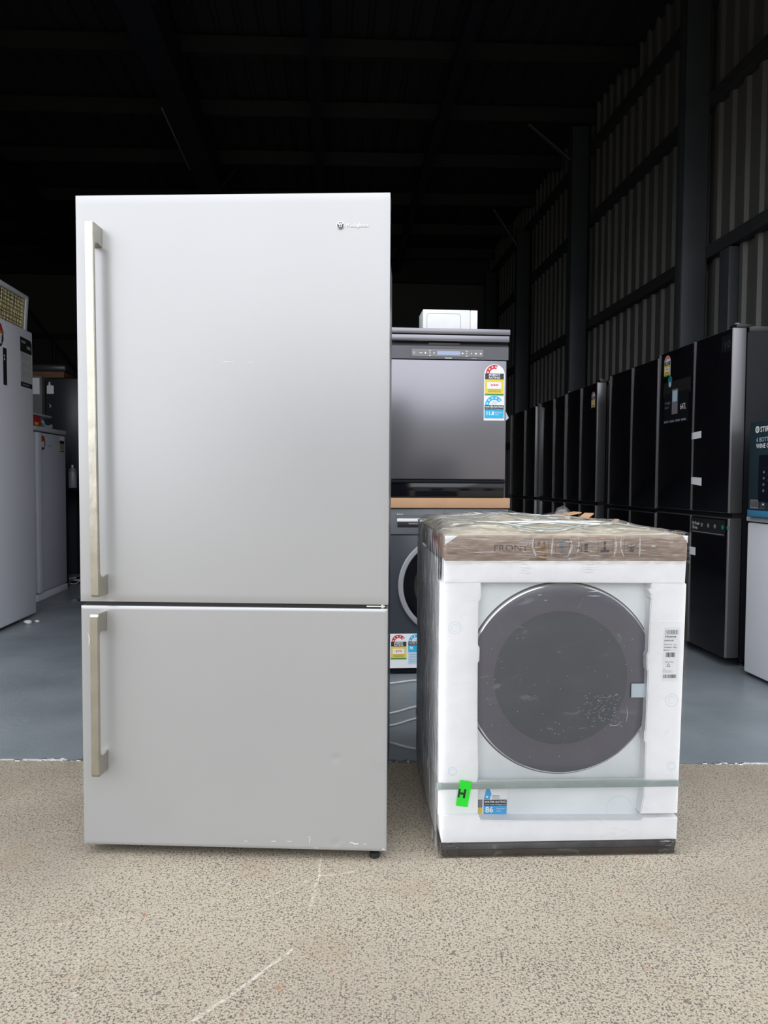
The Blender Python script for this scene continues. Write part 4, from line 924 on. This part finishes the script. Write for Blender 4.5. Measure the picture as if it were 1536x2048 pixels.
g = MB(); g.box(0, .50, 0, .3, 0, .06, wood_m, .004); tag(g.build('timber_box', None, bw(-3.03, 7.30, 1.932), BR), 'long orange-brown timber box on top of the grey cabinet', 'box')
g = MB(); g.box(0, .46, 0, .26, 0, .07, clear_dull, .02, 3); tag(g.build('plastic_bundle', None, bw(-2.98, 7.32, 1.9935), BR), 'cloudy plastic bundle lying on the orange timber box', 'bundle')

t = thing('workshop_table', 'small black table holding the spray bottle behind the steel fridge', 'table', bw(-2.40, 6.80, 0), TH)
g = MB(); g.box(0, .60, 0, .40, .872, .892, blk_body, .003); g.build('tabletop', t)
for x in (.02, .56):
    for y in (.02, .36): g = MB(); g.box(x, x + .025, y, y + .025, .001, .872, blk_body); g.build('leg', t)
t = thing('spray_bottle', 'grey spray can with dark cap standing on the small black table', 'spray can', bw(-2.328, 6.9, .8925), TH)
g = MB(); g.lathe([(0, 0), (.034, 0), (.036, .006), (.036, .135), (.030, .150), (.026, .153)], (0, 0, 0), 'z', bottle_m, 28); g.build('can', t)
g = MB(); g.lathe([(.0365, .140), (.034, .158), (.028, .172), (.028, .178), (0, .180)], (0, 0, 0), 'z', cab_grey, 28); g.build('collar', t)
g = MB(); g.lathe([(.007, .180), (.009, .195), (.007, .206), (0, .208)], (0, 0, 0), 'z', paper, 16); g.build('nozzle', t)
t = thing('small_jar', 'small greenish jar half hidden by the steel fridge, next to the spray can', 'jar', bw(-2.235, 6.92, .8925), TH)
g = MB(); g.lathe([(0, 0), (.034, 0), (.035, .02), (.034, .13), (.025, .15), (0, .15)], (0, 0, 0), 'z', mat('dull_green_glass', (.05, .07, .065), .3), 24); g.build('jar_body', t)
g = MB(); g.lathe([(.026, .15), (.026, .168), (0, .168)], (0, 0, 0), 'z', red_print, 20); g.build('jar_lid', t)

rnd = random.Random(14); g = MB()
for k in range(7):
    a0 = rnd.uniform(0, 6); P = [(rnd.uniform(-.16, .16), rnd.uniform(-.10, .10), rnd.uniform(.006, .05 + .01 * k)) for q in range(7)]
    g.tube(catmull(P, 7), rnd.choice((.004, .006)), cable_g if k % 3 else cable_w, 6)
ct = g.build('cable_tangle', None, bw(-2.42, 7.02, .006), BR); tag(ct, 'tangle of grey cables on the floor behind the slim white freezer', 'cables')
g = MB(); g.lathe([(.010, 0), (.028, 0), (.030, .01), (.028, .02), (.010, .02), (.010, 0)], (0, 0, 0), 'z', cable_g, 24); g.tube([(.03, 0, .01), (.09, .03, .01), (.14, .02, .01)], .008, blk, 6)
tag(g.build('castor_ring', None, bw(-2.03, 6.02, .0015), BR), 'small grey ring with a dark tail on the floor near the slim freezer', 'fitting')
for (u, v, r, l) in ((-2.02, 5.09, .021, 'larger white foam crumb on the floor under the tall white fridge'), (-1.985, 5.15, .012, 'smaller white foam crumb on the floor by the tall white fridge')):
    g = MB(); bmesh.ops.create_icosphere(g.bm, subdivisions=3, radius=r); g.mi(crumb)
    for v_ in g.bm.verts: v_.co = v_.co * (1 + .25 * nz3(v_.co.x, v_.co.y, v_.co.z, 70)); v_.co.x *= 1.3; v_.co.z = max(v_.co.z * .7, -r * .55)
    tag(g.build('foam_crumb', None, bw(u, v, r * .55 + .001)), l, 'crumb', 'white crumbs on the shed floor')
